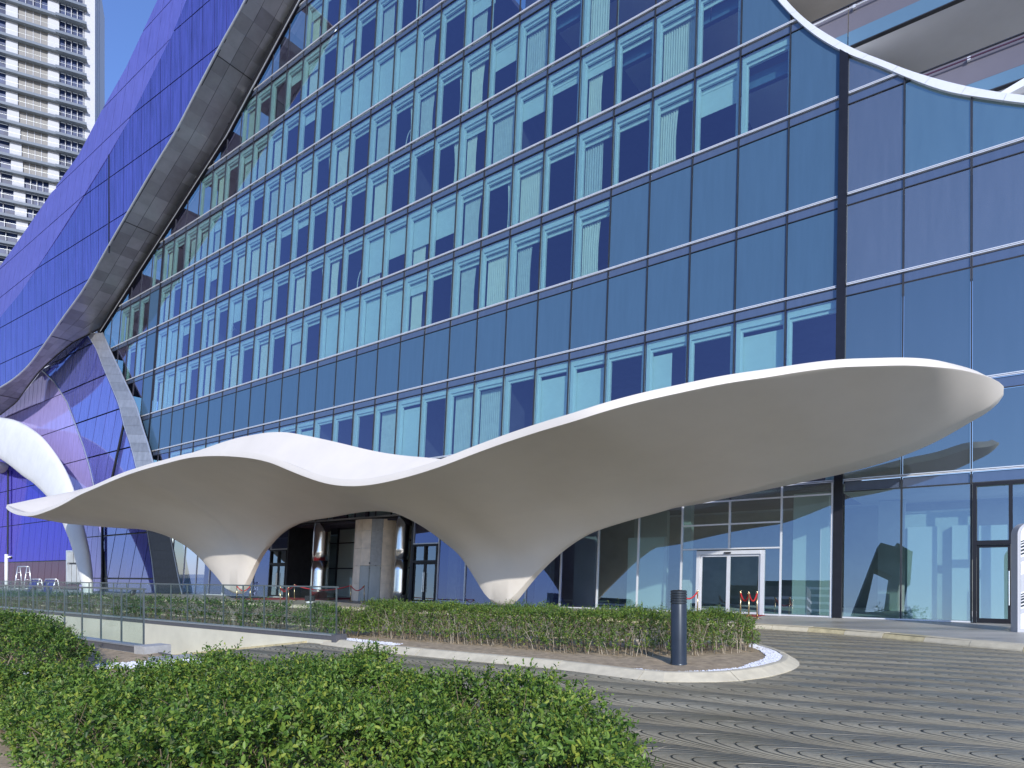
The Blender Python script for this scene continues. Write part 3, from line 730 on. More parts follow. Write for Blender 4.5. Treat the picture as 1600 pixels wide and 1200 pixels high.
k = nb+1; f = [(i, i+1, k+i+1, k+i) for i in range(nb)]+[(k+i, k+i+1, 2*k+i+1, 2*k+i) for i in range(nb)]
mesh_obj('core', v, f, 'black_metal', brace)

# ---- lower left facade under the soffit
foldL = [(66, 579), (85, 597), (105, 629), (117, 661), (130.5, 698), (140, 730), (146, 757), (152, 800), (161, 826), (171, 931)]
lowf = thing('lower_glass_wall', 'slanted violet glass wall under the soffit at the left of the brace', 'building')
right_px = [(98, 549), (135, 521)]+LPL[1:]
polyR = [HP.inv(*p) for p in foldL]+[HP.inv(*p) for p in right_px[::-1]]
polyR = [(a, max(h, 0.)) for a, h in polyR]
panelize('slanted_glass_panel', HP, polyR, 2.3, 4.05, 1.2, 'slate_violet_glass', lowf, gap=.055, shear=.23, q=-.1)
polyL = [HP.inv(*p) for p in [(-60, 690), (0, 650), (27, 629), (66, 579)]+foldL[1:-1]+[(162, 931), (125, 930), (125, 838), (82, 746), (40, 703), (-60, 703)]]
panelize('vertical_glass_panel', HP, polyL, 1.35, 4.05, 1.2, 'lavender_glass', lowf, q=-.06)
aL = HP.inv(-60, 920)[0]
lgp = [HP.inv(*p) for p in [(-60, 704), (39, 704), (81, 747), (123, 839), (123, 929), (-60, 920)]]
aR = HP.inv(123, 929)[0]
panelize('ground_glass_panel', HP, clip_rect(lgp, aL-5, aR+1, 3.02, 60), 1.9, 4.4, 3.02-4.4*2, 'deep_purple_glass', lowf, q=-.06)
panelize('base_panel', HP, [(aL, 2.95), (aR, 2.95), (aR, .1), (aL, .1)], 1.9, 3.0, 0, 'maroon_glass', lowf, q=-.05)
bk = [HP.inv(*p) for p in [(-60, 690), (0, 650), (27, 629), (66, 579), (135, 521)]+LPL[1:]]+[(aL, 0)]
v, f = prism([HP.pt(a, max(h, 0), .05) for a, h in bk], HP.n*.1); mesh_obj('backing', v, f, 'black_metal', lowf)
for (x0, y0, x1, y1, r_) in ((194, 660, 175, 748, .12), (160, 822, 160, 921, .12), (12.5, 735, 12, 866, .09)):
    b = MB(); b.tube([onHP(x0, y0, -.25), onHP(x1, y1, -.25)], r_, 6); b.build('dark_post', 'black_metal', lowf)
b = MB(); b.tube([onHP(*p, -.15) for p in foldL[:-2]], .07, 6); b.build('fold_trim', 'silver_metal', lowf, True)
dl = thing('side_door', 'dark glass door in a pale frame behind the white arch', 'door')
def hq(name, x0, x1, y0, y1, q, t, m, par):
    c = [onHP(x0, y1, q), onHP(x1, y1+(x1-x0)*.02, q), onHP(x1, y0, q), onHP(x0, y0, q)]; v, f = prism(c, HP.n*t); return mesh_obj(name, v, f, m, par)
for a in ((103, 105, 860, 912), (105, 128, 860, 862), (126, 128, 862, 912)): hq('door_frame', *a, -.35, .2, 'silver_metal', dl)
for a in ((105, 114, 862, 879), (115, 125, 862, 879), (105, 111, 882, 911), (112, 119, 882, 911), (120, 125, 882, 911)): hq('door_pane', *a, -.3, .03, 'lobby_wall', dl)
hq('door_back', 105, 126, 862, 912, -.22, .03, 'black_metal', dl)
# small tree shadowy plant behind glass omitted; white arch
arch = thing('white_arch', 'smooth white curved arch leg standing at the left edge', 'arch')
AO = [(-70, 650), (-30, 650), (0, 652), (22, 656), (45, 667), (65, 682), (82, 702), (97, 725), (107, 745), (116, 770), (124, 800), (130, 828), (135, 852), (140, 890), (143, 931)]
AI = [(-70, 700), (-30, 706), (0, 717), (20, 731), (37, 745), (52, 755), (65, 767), (75, 777), (86, 792), (97, 812), (104, 828), (111, 845), (119, 868), (128, 898), (135, 931)]
n_ = 40; A1, A2 = resample(AO, n_), resample(AI, n_); v = []; f = []
for p, q in zip(A1, A2):
    Ya = 53.0; a, b_ = onHP(*p, -3), onHP(*q, -3); c = (a+b_)/2; r_ = (b_-a)/2
    for k in range(16):
        t = 2*math.pi*k/16; v.append(c+r_*math.cos(t)+HP.n*math.sin(t)*.45*min(1, r_.length*1.3))
for i in range(n_):
    for k in range(16): f.append((i*16+k, i*16+(k+1) % 16, (i+1)*16+(k+1) % 16, (i+1)*16+k))
mesh_obj('arch_leg', v, f, 'arch_white', arch, True)
b = MB(); c = onHP(-18, 729, -1.5)
prof = [(2.6*math.cos(t), .75*math.sin(t)) for t in np.linspace(-math.pi/2+.01, math.pi/2-.01, 12)]; b.lathe(c, prof, 28); b.build('arch_bowl', 'canopy_white', arch, True)

# ------------------------------------------------------------ the canopy
Fo = [(10, 791, 8.8), (15, 796, 9.4), (30, 802, 10.2), (50, 802.5, 10.7), (75, 794, 11), (100, 782, 11), (117, 772, 11), (150, 757, 11), (175, 746, 11), (212, 732, 11), (250, 721, 11), (300, 709, 11), (325, 707, 11), (362, 707.5, 11), (400, 712, 11), (419, 716.5, 11),
      (450, 729, 11), (481, 741, 11), (512, 750, 11), (544, 753, 11), (575, 751, 11), (606, 745, 11), (637, 737, 11), (669, 727, 11), (700, 716, 11), (725, 706, 11), (781, 685, 11), (837, 666, 11), (912, 643, 11), (987, 621, 10.6), (1062, 604, 10), (1137, 589, 9.4), (1200, 580, 8.9),
      (1250, 572, 8.5), (1312, 565, 8), (1362, 563.5, 7.6), (1425, 563, 7), (1475, 568, 6.3), (1512, 576, 5.3), (1550, 590, 4.0), (1562, 600, 3.4), (1565, 607, 3.1)]
Bo = [(10, 791, 8.8), (18, 783, 8.2), (29, 780, 7.6), (50, 779, 6.6), (75, 776, 5.4), (100, 772.5, 4.2), (140, 765, 2.8), (200, 746, 1.6), (260, 723, 1.0), (300, 708, .8), (325, 699, .7), (350, 690, .7), (375, 682.5, .7), (400, 677.5, .7), (419, 674.5, .7), (450, 674, .7), (481, 679, .7), (512, 686, .7),
      (544, 694, .7), (575, 702, .7), (606, 708.5, .7), (637, 713, .7), (669, 716, .7), (730, 724, .7), (800, 738, .7), (880, 755, .6), (960, 775, .5), (1062, 787, .45), (1137, 773, .45), (1250, 749, .45), (1325, 733, .5), (1412, 706, .7), (1462, 684, 1.2), (1512, 655, 1.7), (1550, 631, 2.5), (1562, 619, 2.8), (1565, 607, 3.1)]
So = [(10, 791, 8.8), (50, 805, 8), (75, 810, 7.5), (100, 815, 7), (150, 820, 6), (200, 824, 5), (230, 826, 4.4), (250, 830, 4), (275, 840, 3.6), (300, 858, 3.4), (325, 883, 3.4), (350, 916, 3.4), (358, 931, 3.4), (368, 934.5, 3.4), (381, 934.5, 3.4), (389, 918, 3.4), (400, 889, 3.4), (425, 850, 3.4), (465, 819, 3.4), (487, 812.5, 3.4), (515, 808, 3.4),
      (550, 801, 3.4), (575, 797.5, 3.4), (600, 796.5, 3.4), (615, 798, 3.4), (637, 806, 3.4), (669, 824, 3.4), (700, 848, 3.4), (725, 870, 3.4), (747, 904, 3.4), (765, 940, 3.4), (770, 949, 3.4), (785, 950.5, 3.4), (800, 950, 3.4), (806, 942, 3.4), (826, 914, 3.4), (875, 862.5, 3.3), (912, 836, 3.1), (969, 814, 2.8), (1020, 799, 2.4), (1062, 785, 2.3), (1137, 768, 2.4),
      (1250, 739, 2.6), (1325, 719, 2.9), (1412, 692, 3.0), (1462, 670, 3.05), (1512, 646, 3.1), (1550, 625, 3.1), (1562, 613, 3.1), (1565, 607, 3.1)]
def to_n(tab):
    out = []
    for x, y, D in tab:
        a, h = HP.inv(x, y, -D); out.append([a/BAY, h, D])
    nmin = min(out[0][0], out[1][0])
    for i in range(1, len(out)):
        if out[i][0] <= out[i-1][0]+.01: out[i][0] = out[i-1][0]+.01
    return out
NF, NB, NSp = to_n(Fo), to_n(Bo), to_n(So)
def cv(tab):
    # normalised so that all three share the tip positions
    a0_, a1_ = tab[0][0], tab[-1][0]
    return smooth_tab([(t[0], t[1]) for t in tab]), smooth_tab([(t[0], t[2]) for t in tab]), a0_, a1_
cF, cB, cS = cv(NF), cv(NB), cv(NSp)
NA, NW1, NW2 = 260, 30, 14
n_leg = [(-19.6, 3.0), (-7.2, 2.6)]
legn1 = [t[0] for t in NSp if t[1] < .05]
print('leg n', legn1[:2], legn1[-2:], 'F tips', cF[2:], cB[2:], cS[2:])
lc = [sum(x for x in legn1 if x < -14)/max(1, len([x for x in legn1 if x < -14])), sum(x for x in legn1 if x >= -14)/max(1, len([x for x in legn1 if x >= -14]))]
verts = []; cols = NW1+NW2+1
for i in range(NA+1):
    u = i/NA; u = .5-.5*math.cos(math.pi*u); u = .35*u+.65*(i/NA) if 0 < i < NA else u
    nn = [c[2]+(c[3]-c[2])*u for c in (cF, cS, cB)]
    nS = nn[1]
    # keep cross sections perpendicular away from the tips
    common = nS
    k = min(1, min(u, 1-u)*9)
    nF_ = nn[0]*(1-k)+common*k; nB_ = nn[2]*(1-k)+common*k
    hF, dF = cF[0](nF_), cF[1](nF_); hB, dB = cB[0](nB_), cB[1](nB_); hS, dS = cS[0](nS), cS[1](nS)
    hS = max(hS, -.08)
    near = max(math.exp(-((nS-c)/2.2)**2) for c in lc)
    lowk = min(1, max(0, 1-hS/5.2))**.75; p1 = 1.05-.80*lowk; p2 = 1.0-.5*lowk; fl = .03*lowk
    tip = min(1, min(u, 1-u)*14)
    for j in range(cols):
        if j <= NW1:
            t = 1-j/NW1; t = t**1.15; tt = max(0, (t-fl)/(1-fl)); h = hS+(hF-hS)*tt**p1; D = dS+(dF-dS)*t; n = nS+(nF_-nS)*t
        else:
            t = (j-NW1)/NW2; tt = max(0, (t-fl*2)/(1-fl*2)); h = hS+(hB-hS)*tt**p2; D = dS+(dB-dS)*t; n = nS+(nB_-nS)*t
        verts.append(HP.pt(n*BAY, h, -D))
faces = [(i*cols+j, i*cols+j+1, (i+1)*cols+j+1, (i+1)*cols+j) for i in range(NA) for j in range(cols-1)]
can = mesh_obj('wave_canopy', verts, faces, 'canopy_white', None, True)
tag(can, 'long white wave shaped canopy on two tapering funnel legs before the entrance', 'canopy')
# smooth the seam ridge along the spine a little, then give it thickness with a rounded rim
sm = can.modifiers.new('smooth', 'LAPLACIANSMOOTH') if False else can.modifiers.new('smooth', 'SMOOTH'); sm.factor = .5; sm.iterations = 5
so_ = can.modifiers.new('thick', 'SOLIDIFY'); so_.thickness = .26; so_.offset = 0
bv = can.modifiers.new('round', 'BEVEL'); bv.width = .07; bv.segments = 3; bv.limit_method = 'ANGLE'; bv.angle_limit = R(50)
CAN = can

# ------------------------------------------------------------ ground, drive, ramp
RA = Vector((-4.36, 15.7, 0)); RD = Vector((-.816, .578, 0)).normalized(); RV = Vector((-RD.y, RD.x, 0)); RV = RV if RV.y < 0 else -RV
def rp(u, v, z=0): p = RA+RD*u+RV*v; return Vector((p.x, p.y, z))
U0, U1, V0, V1 = .9, 46., .05, 3.62
def holed(name, z, m, ext, left_near=True):
    q = [[(-ext, -ext), (U0, -ext), (U0, ext), (-ext, ext)], [(U0, -ext), (ext, -ext), (ext, V0), (U0, V0)], [(U1, V0), (ext, V0), (ext, ext), (U1, ext)]]
    if left_near: q.append([(U0, V1), (U1, V1), (U1, ext), (U0, ext)])
    v = []; f = []
    for c in q:
        f.append(tuple(range(len(v), len(v)+4))); v += [rp(a, b_, z) for a, b_ in c]
    return structure(mesh_obj(name, v, f, m))
holed('ground', -.17, 'sand', 3000)
holed('driveway', -.13, 'stamped_concrete', 70, False)
def terrain(name, poly, z, m, step=.25, amp=.02, mat_scale=1.6, edge=0):
    from mathutils.geometry import delaunay_2d_cdt
    xs = [p[0] for p in poly]; ys = [p[1] for p in poly]
    pts = [Vector((p[0], p[1])) for p in poly]; n = len(pts)
    def inside(x, y):
        c = False
        for i in range(n):
            a, b_ = poly[i], poly[i-1]
            if (a[1] > y) != (b_[1] > y) and x < (b_[0]-a[0])*(y-a[1])/(b_[1]-a[1])+a[0]: c = not c
        return c
    x = min(xs)
    while x < max(xs):
        y = min(ys)
        while y < max(ys):
            if inside(x, y): pts.append(Vector((x+random.uniform(-.3, .3)*step, y+random.uniform(-.3, .3)*step)))
            y += step
        x += step
    r = delaunay_2d_cdt(pts, [(i, (i+1) % n) for i in range(n)], [list(range(n))], 1, 1e-5)
    v = [Vector((p.x, p.y, z+(0 if i < n else amp*(noise.noise(Vector((p.x*mat_scale, p.y*mat_scale, 3)))+.5*noise.noise(Vector((p.x*7, p.y*7, 9))))))) for i, p in enumerate(r[0])]
    return mesh_obj(name, v, [tuple(t) for t in r[2]], m, None, True)
# plaza
pf = [(22, 2.0), (16.5, 7.5), (13.2, 11.5), (11.4, 14.5), (10.1, 17.3), (9.1, 19.0), (8.0, 20.2), (4.5, 22.8), (-5.8, 29.4), (-19.5, 39), (-45, 57), (-70, 76)]
pv = [Vector((x, y, 0)) for x, y in pf]+[Vector((-100, 130, 0)), Vector((80, 60, 0)), Vector((80, 2, 0))]
pl = mesh_obj('plaza', pv+[p-Vector((0, 0, .16)) for p in pv], [tuple(range(len(pv)))[::-1]], 'plaza_paving'); structure(pl)
for p in pl.data.polygons: pass
def kerb_run(parent, path, out, prof, m, seg=1.25, gap=.012, name='kerb_stone'):
    """stones swept along path; out=+1 puts the low side at the left of travel"""
    path = [Vector((x, y, 0)) for x, y in path]; d = [0]
    for a, b_ in zip(path, path[1:]): d.append(d[-1]+(b_-a).length)
    fx = smooth_tab([(t, p.x) for t, p in zip(d, path)]); fy = smooth_tab([(t, p.y) for t, p in zip(d, path)])
    n = max(1, int(d[-1]/seg)); L_ = d[-1]/n
    for i in range(n):
        v = []; f = []; K = 4; jz = random.uniform(-.006, .006); jo = random.uniform(-.006, .006)
        for j in range(K+1):
            t = i*L_+gap/2+(L_-gap)*j/K; p = Vector((fx(t), fy(t), 0)); e = .02; q = Vector((fx(min(t+e, d[-1])), fy(min(t+e, d[-1])), 0))-Vector((fx(max(t-e, 0)), fy(max(t-e, 0)), 0))
            nn = Vector((-q.y, q.x, 0)).normalized()*out
            for o_, z in prof: v.append(p+nn*(o_+jo)+Vector((0, 0, z+jz)))
        m_ = len(prof)
        for j in range(K):
            for k in range(m_-1): f.append((j*m_+k, j*m_+k+1, (j+1)*m_+k+1, (j+1)*m_+k))
        f += [tuple(range(m_)), tuple(range(K*m_+m_-1, K*m_-1, -1))]
        mesh_obj(name, v, f, m if not isinstance(m, list) else random.choice(m), parent, False)
pk = structure(bpy.data.objects.new('plaza_kerb', None)); COL.objects.link(pk)
kerb_run(pk, pf[2:], 1, [(.10, -.16), (.09, -.10), (.03, -.02), (-.02, .006), (-.30, .012), (-.32, -.1)], ['kerb_cream', 'kerb_cream', 'kerb_worn'], 1.1)
# island between ramp, drive and plaza
def g2(x, y, z=-.13): p = G(x, y, z); return (p.x, p.y)
isl_out = [g2(*p) for p in [(500, 1007), (595, 1019), (737, 1033), (880, 1047), (975, 1059), (1046, 1066), (1117, 1066), (1189, 1060), (1225, 1052), (1246, 1043), (1249, 1035), (1233, 1025), (1212, 1018), (1180, 1010)]]
back = [(3.2, 15.9), (0, 17.2), (-4.4, 19.2), (-9, 22.4), (-16, 27.5), (-26, 34.7), (-38, 43.5)]
loop = isl_out+back
def offs(path, dist):
    P_ = [Vector((x, y)) for x, y in path]; out = []
    for i in range(len(P_)):
        t = (P_[min(i+1, len(P_)-1)]-P_[max(i-1, 0)]).normalized(); nn = Vector((-t.y, t.x)); q = P_[i]+nn*dist; out.append((q.x, q.y))
    return out
kb = structure(bpy.data.objects.new('island_kerb', None)); COL.objects.link(kb)
KP = [(0, -.15), (.0, -.125), (-.13, -.05), (-.20, -.006), (-.24, .0), (-.30, .0), (-.31, -.06)]
kerb_run(kb, loop, -1, KP, 'kerb_cream', 1.7)
inner = offs(loop, .27)
far_edge = [rp(46, -.12), rp(.1, -.12)]
isl_poly = inner+[(p.x, p.y) for p in far_edge]
structure(terrain('island_soil', isl_poly, -.03, 'soil', .32, .035))
# ramp: floor, walls, gutter
def zr(u): return -.13-.125*max(0, u-U0)
us = [U0-.0, 2, 4, 8, 16, 30, U1]
v = [rp(u, k, zr(u)) for u in us for k in (V0, V1)]; f = [(2*i, 2*i+1, 2*i+3, 2*i+2) for i in range(len(us)-1)]
structure(mesh_obj('ramp', v, f, 'stamped_concrete'))
def wallstrip(name, va, vb, ztop, m, u0=U0, u1=U1, zb=lambda u: zr(u)-.1, k=1):
    b = MB(); n = 14
    for i in range(n):
        a, c = u0+(u1-u0)*i/n, u0+(u1-u0)*(i+1)/n
        b.hexa([rp(a, va, zb(a)), rp(c, va, zb(c)), rp(c, vb, zb(c)), rp(a, vb, zb(a)), rp(a, va, ztop), rp(c, va, ztop), rp(c, vb, ztop), rp(a, vb, ztop)])
    return b.build(name, m)
w1 = tag(wallstrip('ramp_wall', -.12, V0, -.01, 'ramp_wall', -.6), 'cream rendered wall on the far side of the sunken ramp', 'wall')
w2 = tag(wallstrip('ramp_wall', V1, V1+.3, -.06, 'ramp_wall', 1.4), 'near side wall of the sunken ramp under the shorter glass railing', 'wall')
b = MB(); n = 10
for i in range(n):
    a, c = U0+.1+(18*i/n), U0+.1+18*(i+1)/n
    b.hexa([rp(a, V0, zr(a)), rp(c, V0, zr(c)), rp(c, V0+.14, zr(c)), rp(a, V0+.14, zr(a)), rp(a, V0, zr(a)+.05), rp(c, V0, zr(c)+.05), rp(c, V0+.14, zr(c)+.05), rp(a, V0+.14, zr(a)+.05)])
tag(b.build('ramp_kerb', 'kerb_worn'), 'low ochre kerb line along the foot of the ramp wall', 'kerb')
# glass railings
def railing(u0, u1, v, label, base_h, zb, grp='frameless glass railings beside the ramp', base_panels=False):
    t = thing('glass_railing', label, 'railing', grp)
    n = int(round((u1-u0)/1.0)); st = (u1-u0)/n; top = 1.30
    def hx(a, c, v0_, v1_, z0, z1, mb): mb.hexa([rp(a, v0_, z0), rp(c, v0_, z0), rp(c, v1_, z0), rp(a, v1_, z0), rp(a, v0_, z1), rp(c, v0_, z1), rp(c, v1_, z1), rp(a, v1_, z1)])
    for i in range(n):
        a, c = u0+i*st, u0+(i+1)*st
        b = MB(); hx(a+.02, c-.02, v-.008, v+.008, zb+base_h, top-.04, b); b.build('glass_panel', 'rail_glass', t)
        b = MB(); hx(a+.004, c-.004, v-.09, v+.11, zb-.02, zb+base_h-.03, b); b.build('base_block', 'granite', t)
    for i in range(n+1):
        a = u0+i*st; b = MB(); hx(a-.016, a+.016, v-.014, v+.014, zb+base_h, top-.03, b); b.build('post', 'rail_metal', t)
    b = MB(); hx(u0, u1, v-.11, v+.13, zb+base_h-.03, zb+base_h, b); b.build('base_cap', 'silver_metal', t)
    b = MB(); hx(u0-.05, u1, v-.03, v+.03, top-.035, top, b); b.build('top_rail', 'rail_metal', t)
railing(-.02, 44, -.05, 'long glass railing on the far side of the ramp in front of the hedge', .12, .0)
railing(1.5, 44, V1+.15, 'shorter nearer glass railing ending on a dark granite base above the ramp', .16, -.06)
b = MB(); b.hexa([rp(u, v_, z) for z in (-.06, .13) for u, v_ in ((-.22, -.2), (-.04, -.2), (-.04, .12), (-.22, .12))]); tag(b.build('railing_foot', 'granite'), 'small dark stone block at the end of the far glass railing', 'block')
b = MB(); b.hexa([rp(u, v_, z) for z in (-.12, .12) for u, v_ in ((1.0, 3.45), (1.46, 3.45), (1.46, 3.98), (1.0, 3.98))]); tag(b.build('railing_foot', 'concrete'), 'grey concrete block ending the nearer glass railing', 'block')
b = MB(); b.hexa([Vector((p[0], p[1], z)) for z in (-.12, .0) for p in (g2(231, 1034, 0), g2(300, 1026, 0), g2(300, 1021, 0), g2(231, 1027, 0))]); tag(b.build('concrete_upstand', 'concrete'), 'pale grey concrete upstand beyond the foreground hedge', 'kerb')
# foreground garden
gp = [(1.42, 1.5), (1.40, 4.0), (1.12, 5.35), (.45, 6.5), (-1.0, 7.9), (-3.2, 9.8), (-6.0, 12.1), (-7.35, 13.35)]
ge = gp+[(p.x, p.y) for p in (rp(1.3, V1+.32), rp(20, V1+.32), rp(40, V1+.32))]+[(-60, 20), (-20, 1.5)]
structure(terrain('garden_soil', ge, -.05, 'soil', .45, .05))
gk = structure(bpy.data.objects.new('garden_kerb', None)); COL.objects.link(gk)
kerb_run(gk, gp, -1, [(.03, -.16), (.02, -.04), (.0, -.02), (-.06, -.02), (-.07, -.08)], 'granite', 1.2)

# ------------------------------------------------------------ pebbles
def pebbles(name, poly, n, z, r=(.012, .028), m='pebble'):
    xs = [p[0] for p in poly]; ys = [p[1] for p in poly]; v = []; f = []; c = 0
    while c < n:
        x, y = random.uniform(min(xs), max(xs)), random.uniform(min(ys), max(ys)); ins = False
        for i in range(len(poly)):
            a, b_ = poly[i], poly[i-1]
            if (a[1] > y) != (b_[1] > y) and x < (b_[0]-a[0])*(y-a[1])/(b_[1]-a[1])+a[0]: ins = not ins
        if not ins: continue
        c += 1; s = random.uniform(*r); k = len(v); zz = z+random.uniform(0, .015); t0 = random.random()*3
        for j in range(5): t = t0+j*2*math.pi/5; rr = s*random.uniform(.75, 1.15); v.append((x+rr*math.cos(t), y+rr*math.sin(t), zz+s*.1))
        v.append((x, y, zz+s*.75)); v.append((x, y, zz-s*.3))
        f += [(k+j, k+(j+1) % 5, k+5) for j in range(5)]+[(k+(j+1) % 5, k+j, k+6) for j in range(5)]
    return stuff(mesh_obj(name, v, f, m))
tip_in = offs(loop, .30); tip_in2 = offs(loop, .62)
idx = range(4, 14)
pebbles('pebbles', [tip_in[i] for i in idx]+[offs(loop, .36 if i < 6 else (.46 if i < 8 else .60))[i] for i in reversed(list(idx))], 2600, -.028, (.010, .024))
pebbles('pebbles', [g2(0, 1043, -.05), g2(30, 1044, -.05), g2(62, 1056, -.05), g2(75, 1066, -.05), g2(0, 1066, -.05)], 2600, -.04, (.02, .04), 'pebble_grey')
pebbles('pebbles', [g2(150, 1040, -.05), g2(215, 1036, -.05), g2(330, 1030, -.05), g2(330, 1040, -.05), g2(215, 1046, -.05), g2(150, 1047, -.05)], 1600, -.04, (.02, .04))
pebbles('pebbles', [(1.33, 3.0), (1.33, 4.2), (1.08, 5.25), (.82, 5.3), (.95, 3.0)], 1500, -.04, (.015, .03))
pebbles('pebbles', [offs(loop, .30)[i] for i in (0, 1)]+[offs(loop, .7)[i] for i in (1, 0)], 700, -.025)

# ------------------------------------------------------------ hedges
LEAFM = ['leaf_dark', 'leaf_mid', 'leaf_light', 'leaf_yellow', 'leaf_olive']
def foliage(name, pos, dirs, L_leaf, nleaf, slen, parent, wts, fine=True):
    """sprigs at pos along dirs, nleaf leaves each, joined into one mesh"""
    N = len(pos); K = nleaf
    d = dirs/np.linalg.norm(dirs, axis=1, keepdims=True)
    ref = rng.normal(size=(N, 3)); a = np.cross(d, ref); a /= np.linalg.norm(a, axis=1, keepdims=True); b_ = np.cross(d, a)
    t = (np.arange(K)+.5)/K
    ang = np.arange(K)*2.4+rng.random((N, 1))*6.3
    sl = slen*(.6+.8*rng.random((N, 1)))
    base = pos[:, None, :]+d[:, None, :]*(t[None, :, None]*sl[:, :, None])
    out = a[:, None, :]*np.cos(ang)[..., None]+b_[:, None, :]*np.sin(ang)[..., None]
    ld = out*.85+d[:, None, :]*(.45+.5*t[None, :, None])+rng.normal(scale=.22, size=(N, K, 3)); ld /= np.linalg.norm(ld, axis=2, keepdims=True)
    side = np.cross(ld, d[:, None, :]+rng.normal(scale=.25, size=(N, K, 3))); side /= np.linalg.norm(side, axis=2, keepdims=True)+1e-9
    nr = np.cross(side, ld)
    L = L_leaf*(.45+.95*rng.random((N, K, 1)))*(1.1-.45*t[None, :, None]); W = L*.23
    fold = .10*L
    if fine:
        pts = [base, base+ld*L*.35+side*W+nr*fold, base+ld*L*.72+side*W*.85+nr*fold*.6, base+ld*L-nr*fold*.8, base+ld*L*.72-side*W*.85+nr*fold*.6, base+ld*L*.35-side*W+nr*fold]
        quad = [(0, 1, 2, 3), (0, 3, 4, 5)]; nv = 6
    else:
        pts = [base, base+ld*L*.5+side*W*1.1+nr*fold, base+ld*L, base+ld*L*.5-side*W*1.1+nr*fold]; quad = [(0, 1, 2, 3)]; nv = 4
    V = np.stack(pts, 2).reshape(-1, 3); nl = N*K
    q = np.array(quad); F = (np.arange(nl)[:, None, None]*nv+q[None]).reshape(-1, 4)
    me = bpy.data.meshes.new(name); me.vertices.add(len(V)); me.vertices.foreach_set('co', V.astype(np.float32).ravel())
    me.loops.add(F.size); me.loops.foreach_set('vertex_index', F.astype(np.int32).ravel())
    me.polygons.add(len(F)); me.polygons.foreach_set('loop_start', np.arange(0, F.size, 4, dtype=np.int32)); me.polygons.foreach_set('loop_total', np.full(len(F), 4, np.int32))
    for k in LEAFM: me.materials.append(M[k])
    # clumps of one tone: choice follows a smooth random field plus chance
    c = pos*1.7; fld = np.sin(c[:, 0]*2.1+1.3*np.sin(c[:, 1]*1.7))+np.sin(c[:, 1]*2.7+c[:, 2]*3.1)
    w_ = np.array(wts)[None, :]*np.exp(np.outer(fld*.35, np.array([-.8, 0, .8, .8, -.2]))); w_ /= w_.sum(1, keepdims=True)
    r_ = rng.random((N, K)); cum = np.cumsum(w_, 1); mi = (r_[..., None] > cum[:, None, :]).sum(2).clip(0, 4).reshape(-1)
    me.polygons.foreach_set('material_index', np.repeat(mi, len(quad)).astype(np.int32)); me.update(calc_edges=True)
    o = link(bpy.data.objects.new(name, me), parent); stuff(o); return o
def in_poly(x, y, poly):
    c = np.zeros(len(x), bool)
    for i in range(len(poly)):
        (x1, y1), (x2, y2) = poly[i], poly[i-1]
        if y1 == y2: continue
        c ^= ((y1 > y) != (y2 > y)) & (x < (x2-x1)*(y-y1)/(y2-y1)+x1)
    return c
def edge_dist(x, y, poly):
    best = np.full(len(x), 1e9)
    for i in range(len(poly)):
        (x1, y1), (x2, y2) = poly[i], poly[i-1]; dx, dy = x2-x1, y2-y1; t = np.clip(((x-x1)*dx+(y-y1)*dy)/(dx*dx+dy*dy), 0, 1)
        best = np.minimum(best, np.hypot(x-x1-t*dx, y-y1-t*dy))
    return best
def wave(x, y, s): return .5*np.sin(x*2.3*s+1.1*np.sin(y*1.9*s))+.5*np.sin(y*2.9*s+1.7*np.sin(x*1.3*s))
